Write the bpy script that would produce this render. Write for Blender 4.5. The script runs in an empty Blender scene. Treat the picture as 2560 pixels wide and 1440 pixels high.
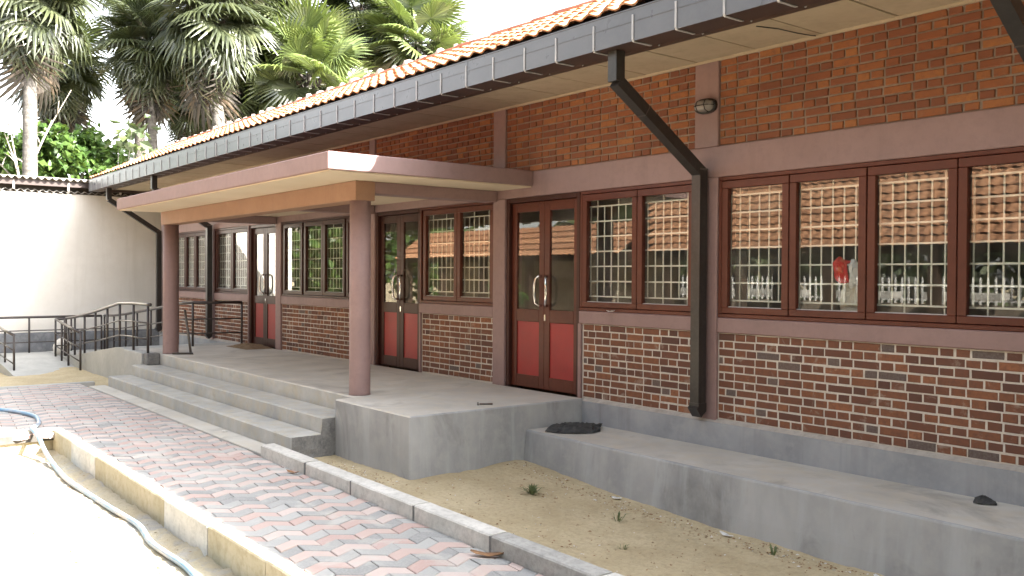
import bpy, math, random
from mathutils import Vector, Matrix, Quaternion
from mathutils import noise as mnoise

random.seed(7)
sc = bpy.context.scene
COL = sc.collection
R = math.radians

# ------------------------------------------------------------------ camera
cam_d = bpy.data.cameras.new('camera')
cam = bpy.data.objects.new('camera', cam_d)
COL.objects.link(cam)
YAW, PITCH, ROLL, FPX = 0.9053, -0.0129, 0.0057, 2277.47
fw = Vector((-math.sin(YAW)*math.cos(PITCH), math.cos(YAW)*math.cos(PITCH), math.sin(PITCH)))
rt = fw.cross(Vector((0, 0, 1))).normalized()
up = rt.cross(fw)
cr, sr = math.cos(ROLL), math.sin(ROLL)
rt2, up2 = rt*cr + up*sr, up*cr - rt*sr
CAMP = Vector((6.9575, -6.4422, 1.2611))
cam.matrix_world = Matrix(((rt2.x, up2.x, -fw.x, CAMP.x), (rt2.y, up2.y, -fw.y, CAMP.y),
                           (rt2.z, up2.z, -fw.z, CAMP.z), (0, 0, 0, 1)))
cam_d.sensor_width = 36
cam_d.lens = 36*FPX/2560
cam_d.clip_start = 0.05
cam_d.clip_end = 600
sc.camera = cam

# ------------------------------------------------------------------ light
SUN = Vector((1.87, 1.0, 1.4)).normalized()
w = bpy.data.worlds.new('World')
sc.world = w
w.use_nodes = True
wn, wl = w.node_tree.nodes, w.node_tree.links
sky = wn.new('ShaderNodeTexSky')
sky.sky_type = 'NISHITA'
sky.sun_disc = False
sky.sun_elevation = math.asin(SUN.z)
sky.sun_rotation = math.atan2(SUN.x, SUN.y)
sky.dust_density = 3.0
sky.air_density = 1.2
bw = wn.new('ShaderNodeRGBToBW')
hz = wn.new('ShaderNodeMix'); hz.data_type = 'RGBA'; hz.inputs[0].default_value = 0.8
wl.new(sky.outputs[0], bw.inputs[0])
wl.new(sky.outputs[0], hz.inputs[6]); wl.new(bw.outputs[0], hz.inputs[7])
wl.new(hz.outputs[2], wn['Background'].inputs[0])
wn['Background'].inputs[1].default_value = 0.15

sd = bpy.data.lights.new('sun', 'SUN')
sd.energy = 4.5
sd.angle = R(0.5)
sd.color = (1.0, 0.94, 0.85)
sun = bpy.data.objects.new('sun', sd)
COL.objects.link(sun)
sun.rotation_euler = SUN.to_track_quat('Z', 'Y').to_euler()

sc.view_settings.view_transform = 'Standard'
sc.view_settings.look = 'None'
sc.view_settings.gamma = 1
sc.view_settings.use_curve_mapping = False
sc.view_settings.exposure = 2.85
sc.render.engine = 'CYCLES'
sc.cycles.use_denoising = True
sc.cycles.max_bounces = 8
sc.cycles.transparent_max_bounces = 24
sc.cycles.sample_clamp_indirect = 6

# ------------------------------------------------------------------ materials
MATS = {}
def nmat(name):
    m = bpy.data.materials.new(name); m.use_nodes = True
    MATS[name] = m
    return m, m.node_tree.nodes, m.node_tree.links

def ramp(n, l, src, stops):
    r = n.new('ShaderNodeValToRGB')
    e = r.color_ramp.elements
    while len(e) < len(stops): e.new(0.5)
    for k, (p, c) in enumerate(stops):
        e[k].position = p; e[k].color = (*c, 1) if len(c) == 3 else c
    l.new(src, r.inputs[0]); return r

def noise(n, l, vec, scale, detail=4, rough=.55, dist=0.0):
    t = n.new('ShaderNodeTexNoise'); t.inputs['Scale'].default_value = scale
    t.inputs['Detail'].default_value = detail; t.inputs['Roughness'].default_value = rough
    t.inputs['Distortion'].default_value = dist
    if vec is not None: l.new(vec, t.inputs['Vector'])
    return t

def mixc(n, l, fac, a, b, mode='MIX'):
    m = n.new('ShaderNodeMix'); m.data_type = 'RGBA'; m.blend_type = mode
    for s, v in ((0, fac), (6, a), (7, b)):
        if isinstance(v, (int, float)): m.inputs[s].default_value = v
        elif isinstance(v, tuple): m.inputs[s].default_value = (*v, 1)
        else: l.new(v, m.inputs[s])
    return m.outputs[2]

def pos(n, l, stretch=None):
    g = n.new('ShaderNodeNewGeometry')
    if stretch is None: return g.outputs['Position']
    m = n.new('ShaderNodeMapping'); m.inputs['Scale'].default_value = stretch
    l.new(g.outputs['Position'], m.inputs[0]); return m.outputs[0]

def bump(n, l, h, strength, dist, bsdf):
    b = n.new('ShaderNodeBump'); b.inputs['Strength'].default_value = strength
    b.inputs['Distance'].default_value = dist
    l.new(h, b.inputs['Height']); l.new(b.outputs[0], bsdf.inputs['Normal'])

def surf(name, c1, c2, scale=2.0, rough=.8, c3=None, s3=30., f3=.5, bs=.25, bd=.004, bscale=60., metal=0., spec=None,
         stain=None, stretch=None, rvar=0.0, streak=None):
    """two-tone weathered surface: large blotches c1..c2, fine grain c3, optional stain (colour, scale, threshold, amount)"""
    m, n, l = nmat(name)
    b = n['Principled BSDF']
    p = pos(n, l); ps = pos(n, l, stretch) if stretch else p
    t = noise(n, l, ps, scale, 5, .6, .4)
    col = ramp(n, l, t.outputs[0], [(.34, c1), (.66, c2)]).outputs[0]
    if c3:
        t3 = noise(n, l, p, s3, 3, .7)
        f = ramp(n, l, t3.outputs[0], [(.45, (0, 0, 0)), (.68, (f3, f3, f3))]).outputs[0]
        col = mixc(n, l, f, col, c3)
    if stain:
        sc_, ss, th, am = stain
        ts = noise(n, l, ps, ss, 6, .65, .8)
        f = ramp(n, l, ts.outputs[0], [(th, (0, 0, 0)), (th+.14, (am, am, am))]).outputs[0]
        col = mixc(n, l, f, col, sc_)
    if streak:
        kc, ks, kth, kam = streak
        tk = noise(n, l, pos(n, l, (ks, ks, ks*.07)), 1., 5, .6, .3)
        f = ramp(n, l, tk.outputs[0], [(kth, (0, 0, 0)), (kth+.16, (kam,)*3)]).outputs[0]
        col = mixc(n, l, f, col, kc)
    l.new(col, b.inputs['Base Color'])
    b.inputs['Roughness'].default_value = rough
    if rvar:
        tr = noise(n, l, ps, 6, 4, .6)
        rr = n.new('ShaderNodeMapRange'); rr.inputs[3].default_value = rough-rvar; rr.inputs[4].default_value = rough+rvar
        l.new(tr.outputs[0], rr.inputs[0]); l.new(rr.outputs[0], b.inputs['Roughness'])
    b.inputs['Metallic'].default_value = metal
    if spec is not None: b.inputs['Specular IOR Level'].default_value = spec
    if bs:
        tb = noise(n, l, p, bscale, 6, .65)
        bump(n, l, tb.outputs[0], bs, bd, b)
    return m

def rnd(n, l):
    """a random value per object and per loose piece"""
    oi = n.new('ShaderNodeObjectInfo'); g = n.new('ShaderNodeNewGeometry')
    a = n.new('ShaderNodeMath'); a.operation = 'ADD'
    l.new(oi.outputs['Random'], a.inputs[0]); l.new(g.outputs['Random Per Island'], a.inputs[1])
    wn_ = n.new('ShaderNodeTexWhiteNoise'); wn_.noise_dimensions = '1D'
    l.new(a.outputs[0], wn_.inputs['W'])
    return wn_

def pieces(name, stops, rough=.8, grain=None, gscale=50., gamt=.5, bs=.4, bd=.003, bscale=90., dust=None, spec=.3):
    """alike pieces, each with its own tone picked from stops"""
    m, n, l = nmat(name)
    b = n['Principled BSDF']; p = pos(n, l)
    r = rnd(n, l)
    col = ramp(n, l, r.outputs['Value'], stops).outputs[0]
    if grain:
        t = noise(n, l, p, gscale, 5, .7)
        f = ramp(n, l, t.outputs[0], [(.42, (0, 0, 0)), (.7, (gamt,)*3)]).outputs[0]
        col = mixc(n, l, f, col, grain)
    if dust:
        dc, ds, dt, da = dust
        t = noise(n, l, p, ds, 6, .65, .6)
        f = ramp(n, l, t.outputs[0], [(dt, (0, 0, 0)), (dt+.12, (da,)*3)]).outputs[0]
        col = mixc(n, l, f, col, dc)
    l.new(col, b.inputs['Base Color'])
    b.inputs['Roughness'].default_value = rough
    b.inputs['Specular IOR Level'].default_value = spec
    tb = noise(n, l, p, bscale, 5, .7)
    bump(n, l, tb.outputs[0], bs, bd, b)
    return m

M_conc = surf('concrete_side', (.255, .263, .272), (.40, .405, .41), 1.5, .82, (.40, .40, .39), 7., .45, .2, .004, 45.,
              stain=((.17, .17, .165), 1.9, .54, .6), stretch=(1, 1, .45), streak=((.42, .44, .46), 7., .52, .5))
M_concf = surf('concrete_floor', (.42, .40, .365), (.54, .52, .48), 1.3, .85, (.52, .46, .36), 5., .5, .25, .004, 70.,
               stain=((.27, .26, .24), 1.4, .55, .6))  # dusty tops, tone also lifted for the sky light on level faces
M_step = surf('concrete_step', (.33, .335, .33), (.46, .455, .43), 2.5, .85, (.43, .37, .26), 6., .55, .25, .004, 60.,
              stain=((.2, .2, .195), 3., .6, .4))
M_cement = surf('rough_cement', (.12, .12, .12), (.19, .187, .18), 9., .95, (.30, .29, .28), 40., .4, .8, .01, 35.)
M_plinth = surf('plinth_concrete', (.225, .24, .26), (.32, .335, .355), 1.8, .8, (.36, .365, .375), 7., .5, .2, .004, 50., streak=((.17, .175, .185), 5., .55, .45))
M_cap = surf('mortar_fillet', (.36, .34, .31), (.48, .45, .41), 6., .9, (.30, .27, .23), 20., .5, .5, .006, 50.)
M_mauve = surf('mauve_paint', (.238, .156, .148), (.275, .183, .173), 1.2, .6, (.19, .125, .122), 14., .35, .12, .002, 130.,
               stain=((.29, .22, .205), 3.1, .64, .35), streak=((.165, .112, .107), 4., .56, .35))
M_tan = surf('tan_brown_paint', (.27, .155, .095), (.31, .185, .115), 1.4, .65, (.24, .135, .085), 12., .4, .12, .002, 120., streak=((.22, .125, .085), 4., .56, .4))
M_cream = surf('cream_soffit_paint', (.60, .50, .36), (.66, .56, .42), 1., .75, None, bs=.08)
M_board = surf('soffit_board', (.42, .35, .25), (.48, .40, .29), 1.4, .7, (.32, .26, .185), 8., .4, .1, .002, 40.)
M_white = surf('white_wall_paint', (.70, .675, .63), (.76, .735, .69), .9, .8, (.66, .63, .58), 5., .3, .1, .003, 60., streak=((.60, .57, .51), 2.5, .55, .5))
M_dplinth = surf('dark_plaster', (.13, .14, .16), (.21, .22, .24), 2.2, .85, (.42, .42, .42), 7., .35, .4, .006, 40.)
M_wood = surf('red_brown_timber', (.082, .020, .012), (.115, .032, .018), 1.5, .36, (.062, .015, .010), 12., .4, .06, .002, 90.,
              stretch=(1, 1, .3), rvar=.06, spec=.35)
M_woodd = surf('dark_timber', (.040, .014, .011), (.060, .021, .015), 1.5, .38, (.05, .02, .015), 12., .4, .06, .002, 90.,
               stretch=(1, 1, .3), rvar=.06, spec=.3)
M_red = surf('red_door_panel', (.27, .017, .018), (.33, .026, .024), 2., .45, (.20, .03, .028), 5., .4, bs=.03)
M_gutter = surf('grey_gutter_metal', (.105, .115, .135), (.125, .135, .155), 2., .3, (.14, .15, .165), 30., .3, .05, .001, 50., rvar=.08)
M_gutb = surf('brown_fascia', (.040, .026, .024), (.055, .035, .030), 2., .5, None, bs=.05)
M_galv = surf('galvanised_strap', (.34, .35, .36), (.44, .45, .46), 8., .45, None, metal=.1, bs=.05)
M_pipe = surf('black_brown_pipe', (.020, .018, .017), (.030, .027, .025), 3., .33, (.06, .056, .052), 25., .3, .06, .001, 60., rvar=.1)
M_rail = surf('dark_rail_paint', (.035, .028, .026), (.052, .040, .036), 5., .3, None, bs=.05)
M_grille = surf('white_grille_paint', (.72, .70, .64), (.78, .76, .70), 4., .45, None, bs=0)
M_chrome = surf('chrome', (.75, .75, .76), (.80, .80, .80), 5., .12, None, metal=1., bs=0)
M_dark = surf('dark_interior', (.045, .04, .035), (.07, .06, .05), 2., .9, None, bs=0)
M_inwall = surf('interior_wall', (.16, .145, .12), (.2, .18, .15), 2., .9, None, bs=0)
M_sand = surf('sand', (.41, .33, .20), (.51, .425, .275), 1.7, .95, (.30, .24, .15), 26., .5, .9, .012, 28.,
              stain=((.30, .20, .125), 3.2, .66, .5))
M_sandb = surf('pale_sand', (.44, .37, .25), (.52, .45, .33), 1.7, .95, (.33, .28, .2), 30., .4, .9, .012, 28.,
               stain=((.34, .335, .33), 3.0, .5, .7))
M_bed = surf('jointing_sand', (.07, .066, .06), (.12, .11, .10), 8., .95, None, bs=.5)
M_kerb = surf('kerb_concrete', (.52, .505, .47), (.64, .62, .58), 3., .88, (.34, .33, .31), 18., .5, .45, .005, 60.,
              stain=((.42, .31, .2), 4.5, .63, .4))
M_kerbd = surf('dark_kerb_concrete', (.30, .295, .28), (.42, .41, .385), 5., .9, (.20, .195, .185), 25., .5, .5, .005, 60.)
M_kerby = surf('sand_stained_kerb', (.40, .35, .24), (.50, .45, .34), 2.2, .88, (.30, .24, .14), 14., .5, .5, .005, 50.,
               stain=((.33, .22, .10), 1.5, .62, .5), stretch=(1, 1, .5))
M_ramp = surf('ramp_concrete', (.36, .36, .345), (.45, .45, .43), 1.5, .85, (.30, .3, .29), 10., .4, .25, .004, 50.)
M_hose = surf('blue_hose', (.16, .30, .46), (.20, .36, .52), 6., .35, (.50, .48, .49), 2.2, .9, .05, .001, 60.)
M_black = surf('black_cloth', (.014, .016, .022), (.045, .046, .044), 9., .75, (.10, .10, .095), 14., .6, .3, .003, 200.)
M_redcl = surf('red_cloth', (.48, .022, .022), (.56, .035, .03), 6., .9, None, bs=.2, bscale=200.)
M_whcl = surf('white_cloth', (.62, .60, .60), (.70, .68, .68), 6., .9, None, bs=.2, bscale=200.)
M_sack = surf('woven_sack', (.52, .48, .42), (.62, .58, .52), 4., .85, (.42, .38, .33), 30., .5, .3, .003, 160.)
M_steel = surf('worn_steel', (.10, .095, .09), (.16, .15, .14), 12., .45, (.2, .12, .07), 20., .5, .1, .001, 60., metal=.6)
M_mat = surf('coir', (.20, .13, .075), (.30, .21, .12), 10., .95, (.12, .08, .05), 40., .6, 1., .02, 60.)
M_stone = surf('whitewashed_stone', (.62, .60, .56), (.72, .70, .66), 5., .9, None, bs=.4, bscale=20.)
M_asb = surf('weathered_corrugated_sheet', (.30, .29, .27), (.42, .40, .37), 3., .9, (.20, .19, .175), 12., .5, .3, .003, 60.)
M_trunk = surf('palm_trunk_bark', (.075, .067, .06), (.17, .158, .145), 2.5, .95, (.05, .045, .04), 9., .5, 1., .03, 14., stretch=(1, 1, 4))
M_bark = surf('grey_branch_bark', (.32, .29, .25), (.45, .41, .36), 4., .9, None, bs=.4)
M_pap = surf('paper_scrap', (.66, .65, .62), (.74, .73, .70), 8., .8, None, bs=0)
M_litter = surf('dry_leaf', (.20, .10, .045), (.32, .18, .09), 12., .8, None, bs=.2)
M_paintw = surf('white_fence_paint', (.74, .74, .73), (.78, .78, .77), 3., .5, None, bs=0)
M_post = surf('dark_brown_post', (.045, .028, .02), (.07, .045, .03), 3., .6, None, bs=.1)
M_opp = surf('shaded_beige_plaster', (.40, .34, .26), (.48, .41, .32), 2., .85, None, bs=.1)
M_wallb = surf('brown_boundary_plaster', (.20, .16, .12), (.27, .22, .17), 2., .9, None, bs=.2)

M_brick = pieces('weathered_brick', [(0, (.10, .052, .040)), (.14, (.135, .062, .043)), (.4, (.165, .072, .045)), (.62, (.19, .082, .047)),
                                     (.86, (.225, .095, .05)), (1, (.29, .125, .064))], .85,
                 (.12, .062, .045), 24., .75, .6, .005, 90., dust=((.38, .32, .265), 6., .58, .55))
M_brickg = pieces('overburnt_brick', [(0, (.10, .075, .066)), (.5, (.12, .086, .074)), (1, (.145, .098, .08))], .85,
                  (.2, .18, .17), 60., .5, .5, .004, 110.)
M_brickt = pieces('orange_brick', [(0, (.175, .066, .038)), (.2, (.21, .076, .040)), (.55, (.255, .094, .043)), (.85, (.305, .118, .047)), (1, (.35, .15, .056))], .85,
                  (.19, .085, .05), 22., .7, .6, .005, 90., dust=((.36, .23, .155), 4., .60, .5))
M_mort = surf('pale_mortar', (.50, .465, .41), (.60, .56, .50), 5., .95, (.40, .36, .31), 30., .5, .6, .006, 70.)
M_mortd = surf('grey_brown_mortar', (.22, .175, .14), (.30, .24, .195), 4., .95, (.18, .13, .10), 24., .5, .7, .006, 60.)
M_tile = pieces('terracotta_tile', [(0, (.38, .15, .07)), (.3, (.46, .21, .10)), (.7, (.54, .28, .15)), (1, (.62, .38, .24))], .8,
                (.40, .22, .13), 20., .4, .2, .003, 60., dust=((.62, .50, .37), 4., .52, .55))
M_tile2 = pieces('browned_terracotta_tile', [(0, (.29, .145, .08)), (.5, (.36, .185, .10)), (1, (.42, .225, .125))], .75, (.30, .13, .07), 20., .4, .2, .003, 60.)
M_ridge = pieces('ridge_terracotta', [(0, (.42, .12, .06)), (1, (.52, .2, .11))], .8, None)
M_rmort = surf('white_ridge_mortar', (.46, .36, .31), (.58, .49, .43), 5., .95, None, bs=.5)
PDUST = ((.50, .48, .45), 2.6, .53, .65)
M_pav1 = pieces('pink_paver', [(0, (.44, .315, .285)), (.5, (.50, .385, .35)), (1, (.54, .46, .43))], .85, (.48, .40, .36), 60., .5, .4, .003, 120., dust=PDUST)
M_pav2 = pieces('grey_paver', [(0, (.27, .272, .268)), (.5, (.325, .325, .318)), (1, (.40, .398, .388))], .85, (.45, .44, .43), 60., .5, .4, .003, 120., dust=PDUST)

def leafmat(name, stops, rough=.38, tr=.35, spec=.5):
    m, n, l = nmat(name)
    b = n['Principled BSDF']; out = n['Material Output']
    r = rnd(n, l)
    col = ramp(n, l, r.outputs['Value'], stops).outputs[0]
    l.new(col, b.inputs['Base Color'])
    b.inputs['Roughness'].default_value = rough
    b.inputs['Specular IOR Level'].default_value = spec
    t = n.new('ShaderNodeBsdfTranslucent')
    tc = mixc(n, l, .5, col, (.16, .22, .03))
    l.new(tc, t.inputs[0])
    mx = n.new('ShaderNodeMixShader'); mx.inputs[0].default_value = tr
    l.new(b.outputs[0], mx.inputs[1]); l.new(t.outputs[0], mx.inputs[2])
    l.new(mx.outputs[0], out.inputs[0])
    return m
M_frond = leafmat('palm_frond_green', [(0, (.036, .044, .026)), (.5, (.058, .070, .038)), (1, (.095, .108, .055))], .3, .22, .8)
M_frondy = leafmat('young_palm_frond', [(0, (.075, .105, .038)), (.6, (.12, .16, .05)), (1, (.18, .22, .07))], .32, .28, .8)
M_frondd = leafmat('dry_palm_frond', [(0, (.035, .03, .027)), (.6, (.065, .058, .053)), (1, (.10, .068, .042))], .6, .12, .3)
M_leaf = leafmat('broad_leaf', [(0, (.035, .075, .018)), (.5, (.06, .12, .025)), (1, (.11, .18, .045))], .4, .35)
M_leafd = leafmat('dark_leaf', [(0, (.03, .048, .02)), (.6, (.055, .078, .032)), (1, (.11, .14, .055))], .5, .25)
M_grass = leafmat('weed_leaf', [(0, (.10, .13, .06)), (1, (.16, .19, .09))], .6, .3)

def glassmat():
    m, n, l = nmat('window_glass')
    out = n['Material Output']; n.remove(n['Principled BSDF'])
    t = n.new('ShaderNodeBsdfTransparent'); t.inputs[0].default_value = (.93, .95, .93, 1)
    g = n.new('ShaderNodeBsdfGlossy'); g.inputs['Roughness'].default_value = .004; g.inputs[0].default_value = (1, .98, .95, 1)
    lw = n.new('ShaderNodeLayerWeight')
    pw = n.new('ShaderNodeMath'); pw.operation = 'POWER'; pw.inputs[1].default_value = 4.5
    l.new(lw.outputs['Facing'], pw.inputs[0])
    f = n.new('ShaderNodeMapRange'); f.inputs[3].default_value = .042; f.inputs[4].default_value = 1.
    l.new(pw.outputs[0], f.inputs[0])
    tt = noise(n, l, pos(n, l), 1.3, 2, .5)
    b = n.new('ShaderNodeBump'); b.inputs['Strength'].default_value = .007; b.inputs['Distance'].default_value = .02
    l.new(tt.outputs[0], b.inputs['Height']); l.new(b.outputs[0], g.inputs['Normal'])
    mx = n.new('ShaderNodeMixShader')
    l.new(f.outputs[0], mx.inputs[0]); l.new(t.outputs[0], mx.inputs[1]); l.new(g.outputs[0], mx.inputs[2])
    df = n.new('ShaderNodeBsdfDiffuse'); df.inputs[0].default_value = (.55, .52, .47, 1)
    du_ = noise(n, l, pos(n, l), 2.6, 5, .65, .6)
    dr = ramp(n, l, du_.outputs[0], [(.40, (.008,)*3), (.72, (.07,)*3)])
    m2 = n.new('ShaderNodeMixShader'); l.new(dr.outputs[0], m2.inputs[0]); l.new(mx.outputs[0], m2.inputs[1]); l.new(df.outputs[0], m2.inputs[2])
    l.new(m2.outputs[0], out.inputs[0])
    return m
M_glass = glassmat()

# ------------------------------------------------------------------ mesh helpers
class MB:
    def __init__(s): s.v = []; s.f = []; s.mi = []; s.cur = 0
    def add(s, vs, fs):
        o = len(s.v); s.v += [tuple(v) for v in vs]
        for f in fs: s.f.append([o+i for i in f]); s.mi.append(s.cur)
    def box(s, x0, x1, y0, y1, z0, z1, ch=0.0):
        if ch <= 0:
            s.add([(x0, y0, z0), (x1, y0, z0), (x1, y1, z0), (x0, y1, z0), (x0, y0, z1), (x1, y0, z1), (x1, y1, z1), (x0, y1, z1)],
                  [(0, 3, 2, 1), (4, 5, 6, 7), (0, 1, 5, 4), (1, 2, 6, 5), (2, 3, 7, 6), (3, 0, 4, 7)])
        else:
            c = min(ch, (x1-x0)/3, (y1-y0)/3, (z1-z0)/3)
            vs = []; idx = {}
            for i, (xa, xs) in enumerate(((x0, 1), (x1, -1))):
                for j, (ya, ys) in enumerate(((y0, 1), (y1, -1))):
                    for k, (za, zs) in enumerate(((z0, 1), (z1, -1))):
                        idx[i, j, k] = len(vs)
                        vs += [(xa, ya+ys*c, za+zs*c), (xa+xs*c, ya, za+zs*c), (xa+xs*c, ya+ys*c, za)]
            fs = []
            def q(a, ax): return idx[a]+ax
            for i in (0, 1):
                f = [q((i, 0, 0), 0), q((i, 1, 0), 0), q((i, 1, 1), 0), q((i, 0, 1), 0)]; fs.append(f if i else f[::-1])
                f = [q((0, i, 0), 1), q((0, i, 1), 1), q((1, i, 1), 1), q((1, i, 0), 1)]; fs.append(f if i else f[::-1])
                f = [q((0, 0, i), 2), q((1, 0, i), 2), q((1, 1, i), 2), q((0, 1, i), 2)]; fs.append(f if i else f[::-1])
            for a in (0, 1):
                for b in (0, 1):
                    e = (a+b) % 2
                    f = [q((0, a, b), 1), q((1, a, b), 1), q((1, a, b), 2), q((0, a, b), 2)]; fs.append(f if e else f[::-1])
                    f = [q((a, 0, b), 0), q((a, 0, b), 2), q((a, 1, b), 2), q((a, 1, b), 0)]; fs.append(f[::-1] if e else f)
                    f = [q((a, b, 0), 0), q((a, b, 1), 0), q((a, b, 1), 1), q((a, b, 0), 1)]; fs.append(f if e else f[::-1])
            for (i, j, k), o in idx.items():
                f = [o, o+1, o+2]; fs.append(f if (i+j+k) % 2 else f[::-1])
            s.add(vs, fs)
        return s
    def tube(s, pts, r, n=8, caps=True, flat=1.0):
        pts = [Vector(p) for p in pts]
        rs = r if isinstance(r, (list, tuple)) else [r]*len(pts)
        o = len(s.v); prev = None
        for i, p in enumerate(pts):
            if i == 0: d = pts[1]-p
            elif i == len(pts)-1: d = p-pts[i-1]
            else: d = (pts[i+1]-p).normalized()+(p-pts[i-1]).normalized()
            d.normalize()
            if prev is None:
                a = d.cross(Vector((0, 0, 1)) if abs(d.z) < .9 else Vector((1, 0, 0))).normalized()
            else:
                a = (prev-d*prev.dot(d)).normalized()
            prev = a; b = d.cross(a)
            for k in range(n):
                t = 2*math.pi*k/n
                s.v.append(tuple(p+a*math.cos(t)*rs[i]+b*math.sin(t)*rs[i]*flat))
        for i in range(len(pts)-1):
            for k in range(n):
                k2 = (k+1) % n
                s.f.append([o+i*n+k, o+i*n+k2, o+(i+1)*n+k2, o+(i+1)*n+k]); s.mi.append(s.cur)
        if caps:
            s.f.append([o+k for k in range(n)][::-1]); s.mi.append(s.cur)
            s.f.append([o+(len(pts)-1)*n+k for k in range(n)]); s.mi.append(s.cur)
        return s
    def sweep(s, prof, pts, up=Vector((1, 0, 0))):
        """square section swept along pts in a plane whose normal is up; prof half sizes (along up, across)"""
        a, b = prof; pts = [Vector(p) for p in pts]; o = len(s.v); m = len(pts)
        for i, p in enumerate(pts):
            d0 = (p-pts[i-1]).normalized() if i else (pts[1]-p).normalized()
            d1 = (pts[i+1]-p).normalized() if i < m-1 else d0
            d = (d0+d1).normalized(); nn = up.cross(d).normalized()
            k = 1/max(.4, d.dot(d0))
            for sa, sb in ((-1, -1), (1, -1), (1, 1), (-1, 1)):
                s.v.append(tuple(p+up*a*sa+nn*b*sb*k))
        for i in range(m-1):
            for k in range(4):
                k2 = (k+1) % 4
                s.f.append([o+i*4+k, o+i*4+k2, o+i*4+4+k2, o+i*4+4+k]); s.mi.append(s.cur)
        s.f.append([o, o+3, o+2, o+1]); s.mi.append(s.cur)
        q = o+(m-1)*4; s.f.append([q, q+1, q+2, q+3]); s.mi.append(s.cur)
        return s
    def prism(s, poly, z0, z1, ch=0.0):
        """poly (x, y) counter-clockwise extruded z0..z1, top edge chamfered"""
        n = len(poly); o = len(s.v)
        cx = sum(p[0] for p in poly)/n; cy = sum(p[1] for p in poly)/n
        s.v += [(x, y, z0) for x, y in poly]+[(x, y, z1-ch) for x, y in poly]
        fs = [[o+i, o+(i+1) % n, o+n+(i+1) % n, o+n+i] for i in range(n)]
        if ch > 0:
            for i in range(n):
                x, y = poly[i]; d = Vector((cx-x, cy-y)); d.normalize()
                s.v.append((x+d.x*ch, y+d.y*ch, z1))
            fs += [[o+n+i, o+n+(i+1) % n, o+2*n+(i+1) % n, o+2*n+i] for i in range(n)]
            fs.append([o+2*n+i for i in range(n)])
        else:
            fs.append([o+n+i for i in range(n)])
        for f in fs: s.f.append(f); s.mi.append(s.cur)
        return s
    def mesh(s, name, mats, smooth=False):
        me = bpy.data.meshes.new(name)
        me.from_pydata(s.v, [], s.f)
        for m in (mats if isinstance(mats, (list, tuple)) else [mats]): me.materials.append(m)
        if any(s.mi): me.polygons.foreach_set('material_index', s.mi)
        if smooth: me.polygons.foreach_set('use_smooth', [True]*len(me.polygons))
        me.update(); return me
    def build(s, name, mats, parent=None, smooth=False, kind=None, label=None, loc=None):
        return link(name, s.mesh(name, mats, smooth), parent, kind, label, loc)

def link(name, me, parent=None, kind=None, label=None, loc=None, mw=None):
    o = bpy.data.objects.new(name, me); COL.objects.link(o)
    if parent is not None:
        o.parent = parent
        o.matrix_parent_inverse = WINV.setdefault(parent.name, parent_world(parent).inverted())
    if mw is not None: o.matrix_basis = mw
    elif loc is not None: o.location = loc
    if kind: o['kind'] = kind
    if label: o['label'] = label
    return o
WINV = {}
def parent_world(o):
    m = o.matrix_basis.copy()
    if o.parent: m = parent_world(o.parent) @ o.matrix_parent_inverse @ m
    return m

def thing(name, label, cat, loc=(0, 0, 0), group=None):
    o = bpy.data.objects.new(name, None); COL.objects.link(o); o.location = loc
    o.empty_display_size = .1
    return tag(o, label, cat, group)
def tag(o, label, cat, group=None):
    o['label'] = label; o['category'] = cat
    if group: o['group'] = group
    return o

def camd(p): return (Vector(p)-CAMP).length
def inview(p, m=.04):
    d = Vector(p)-CAMP; z = d.dot(fw)
    if z < .2: return False
    return abs(d.dot(rt2)/z) < 1280/FPX+m and abs(d.dot(up2)/z) < 720/FPX+m

# ------------------------------------------------------------------ ground
def smooth(a, b, x):
    t = max(0., min(1., (x-a)/(b-a))); return t*t*(3-2*t)
def gz(x, y):
    nz = mnoise.fractal(Vector((x*1.3, y*1.3, 0)), 1., 2., 4)
    n2 = mnoise.fractal(Vector((x*9, y*9, 3)), .9, 2., 3)
    if y < -4.13 and x > -4.30:                      # sunk bed left of the kerb
        fz = -.735 + .022*nz + .012*n2
        e = smooth(-4.5, -4.2, y)
        return fz + e*.02*n2 + .03*smooth(-4.33, -4.2, y)
    if y < -2.84 and x > -8.95: return -.575
    if y < -2.6 and x > -8.95 and x < -1.5: return -.575
    if x > -2.2 and y >= -2.84:                      # sand strip along the ledge
        z = -.568 - .105*smooth(-.2, 2.6, x) + 0.016*nz + .008*n2
        z += .035*smooth(.25, 0, abs(y+.93))*(1 if x > 0 else 0) if False else 0
        z += .045*math.exp(-((x-.15)**2+(y+1.05)**2)/.09)
        return z
    z = -.585 + .02*nz + .008*n2
    z -= .1*smooth(-11.2, -12.6, x)*smooth(-2.3, -3.0, y)
    return z
def build_ground():
    mb = MB()
    x0, x1, y0, y1 = -18.0, 9.0, -7.5, .4
    step = .06
    nx, ny = int((x1-x0)/step), int((y1-y0)/step)
    for j in range(ny+1):
        for i in range(nx+1):
            x, y = x0+(x1-x0)*i/nx, y0+(y1-y0)*j/ny
            mb.v.append((x, y, gz(x, y)))
    for j in range(ny):
        for i in range(nx):
            a = j*(nx+1)+i
            mb.f.append([a, a+1, a+nx+2, a+nx+1])
            cx, cy = x0+(x1-x0)*(i+.5)/nx, y0+(y1-y0)*(j+.5)/ny
            mb.mi.append(1 if (cy < -4.13 and cx > -4.27) else 0)
    # far apron of the same sheet out to the horizon
    ring = [(x0, y0), (x1, y0), (x1, y1), (x0, y1)]
    o = len(mb.v)
    big = [(-320, -320), (320, -320), (320, 320), (-320, 320)]
    mb.v += [(x, y, -.72) for x, y in ring]+[(x, y, -.72) for x, y in big]
    for k in range(4):
        k2 = (k+1) % 4
        mb.f.append([o+k2, o+k, o+4+k, o+4+k2]); mb.mi.append(0)
    g = mb.build('ground', [M_sand, M_sandb], smooth=True, kind='structure')
    return g
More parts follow.
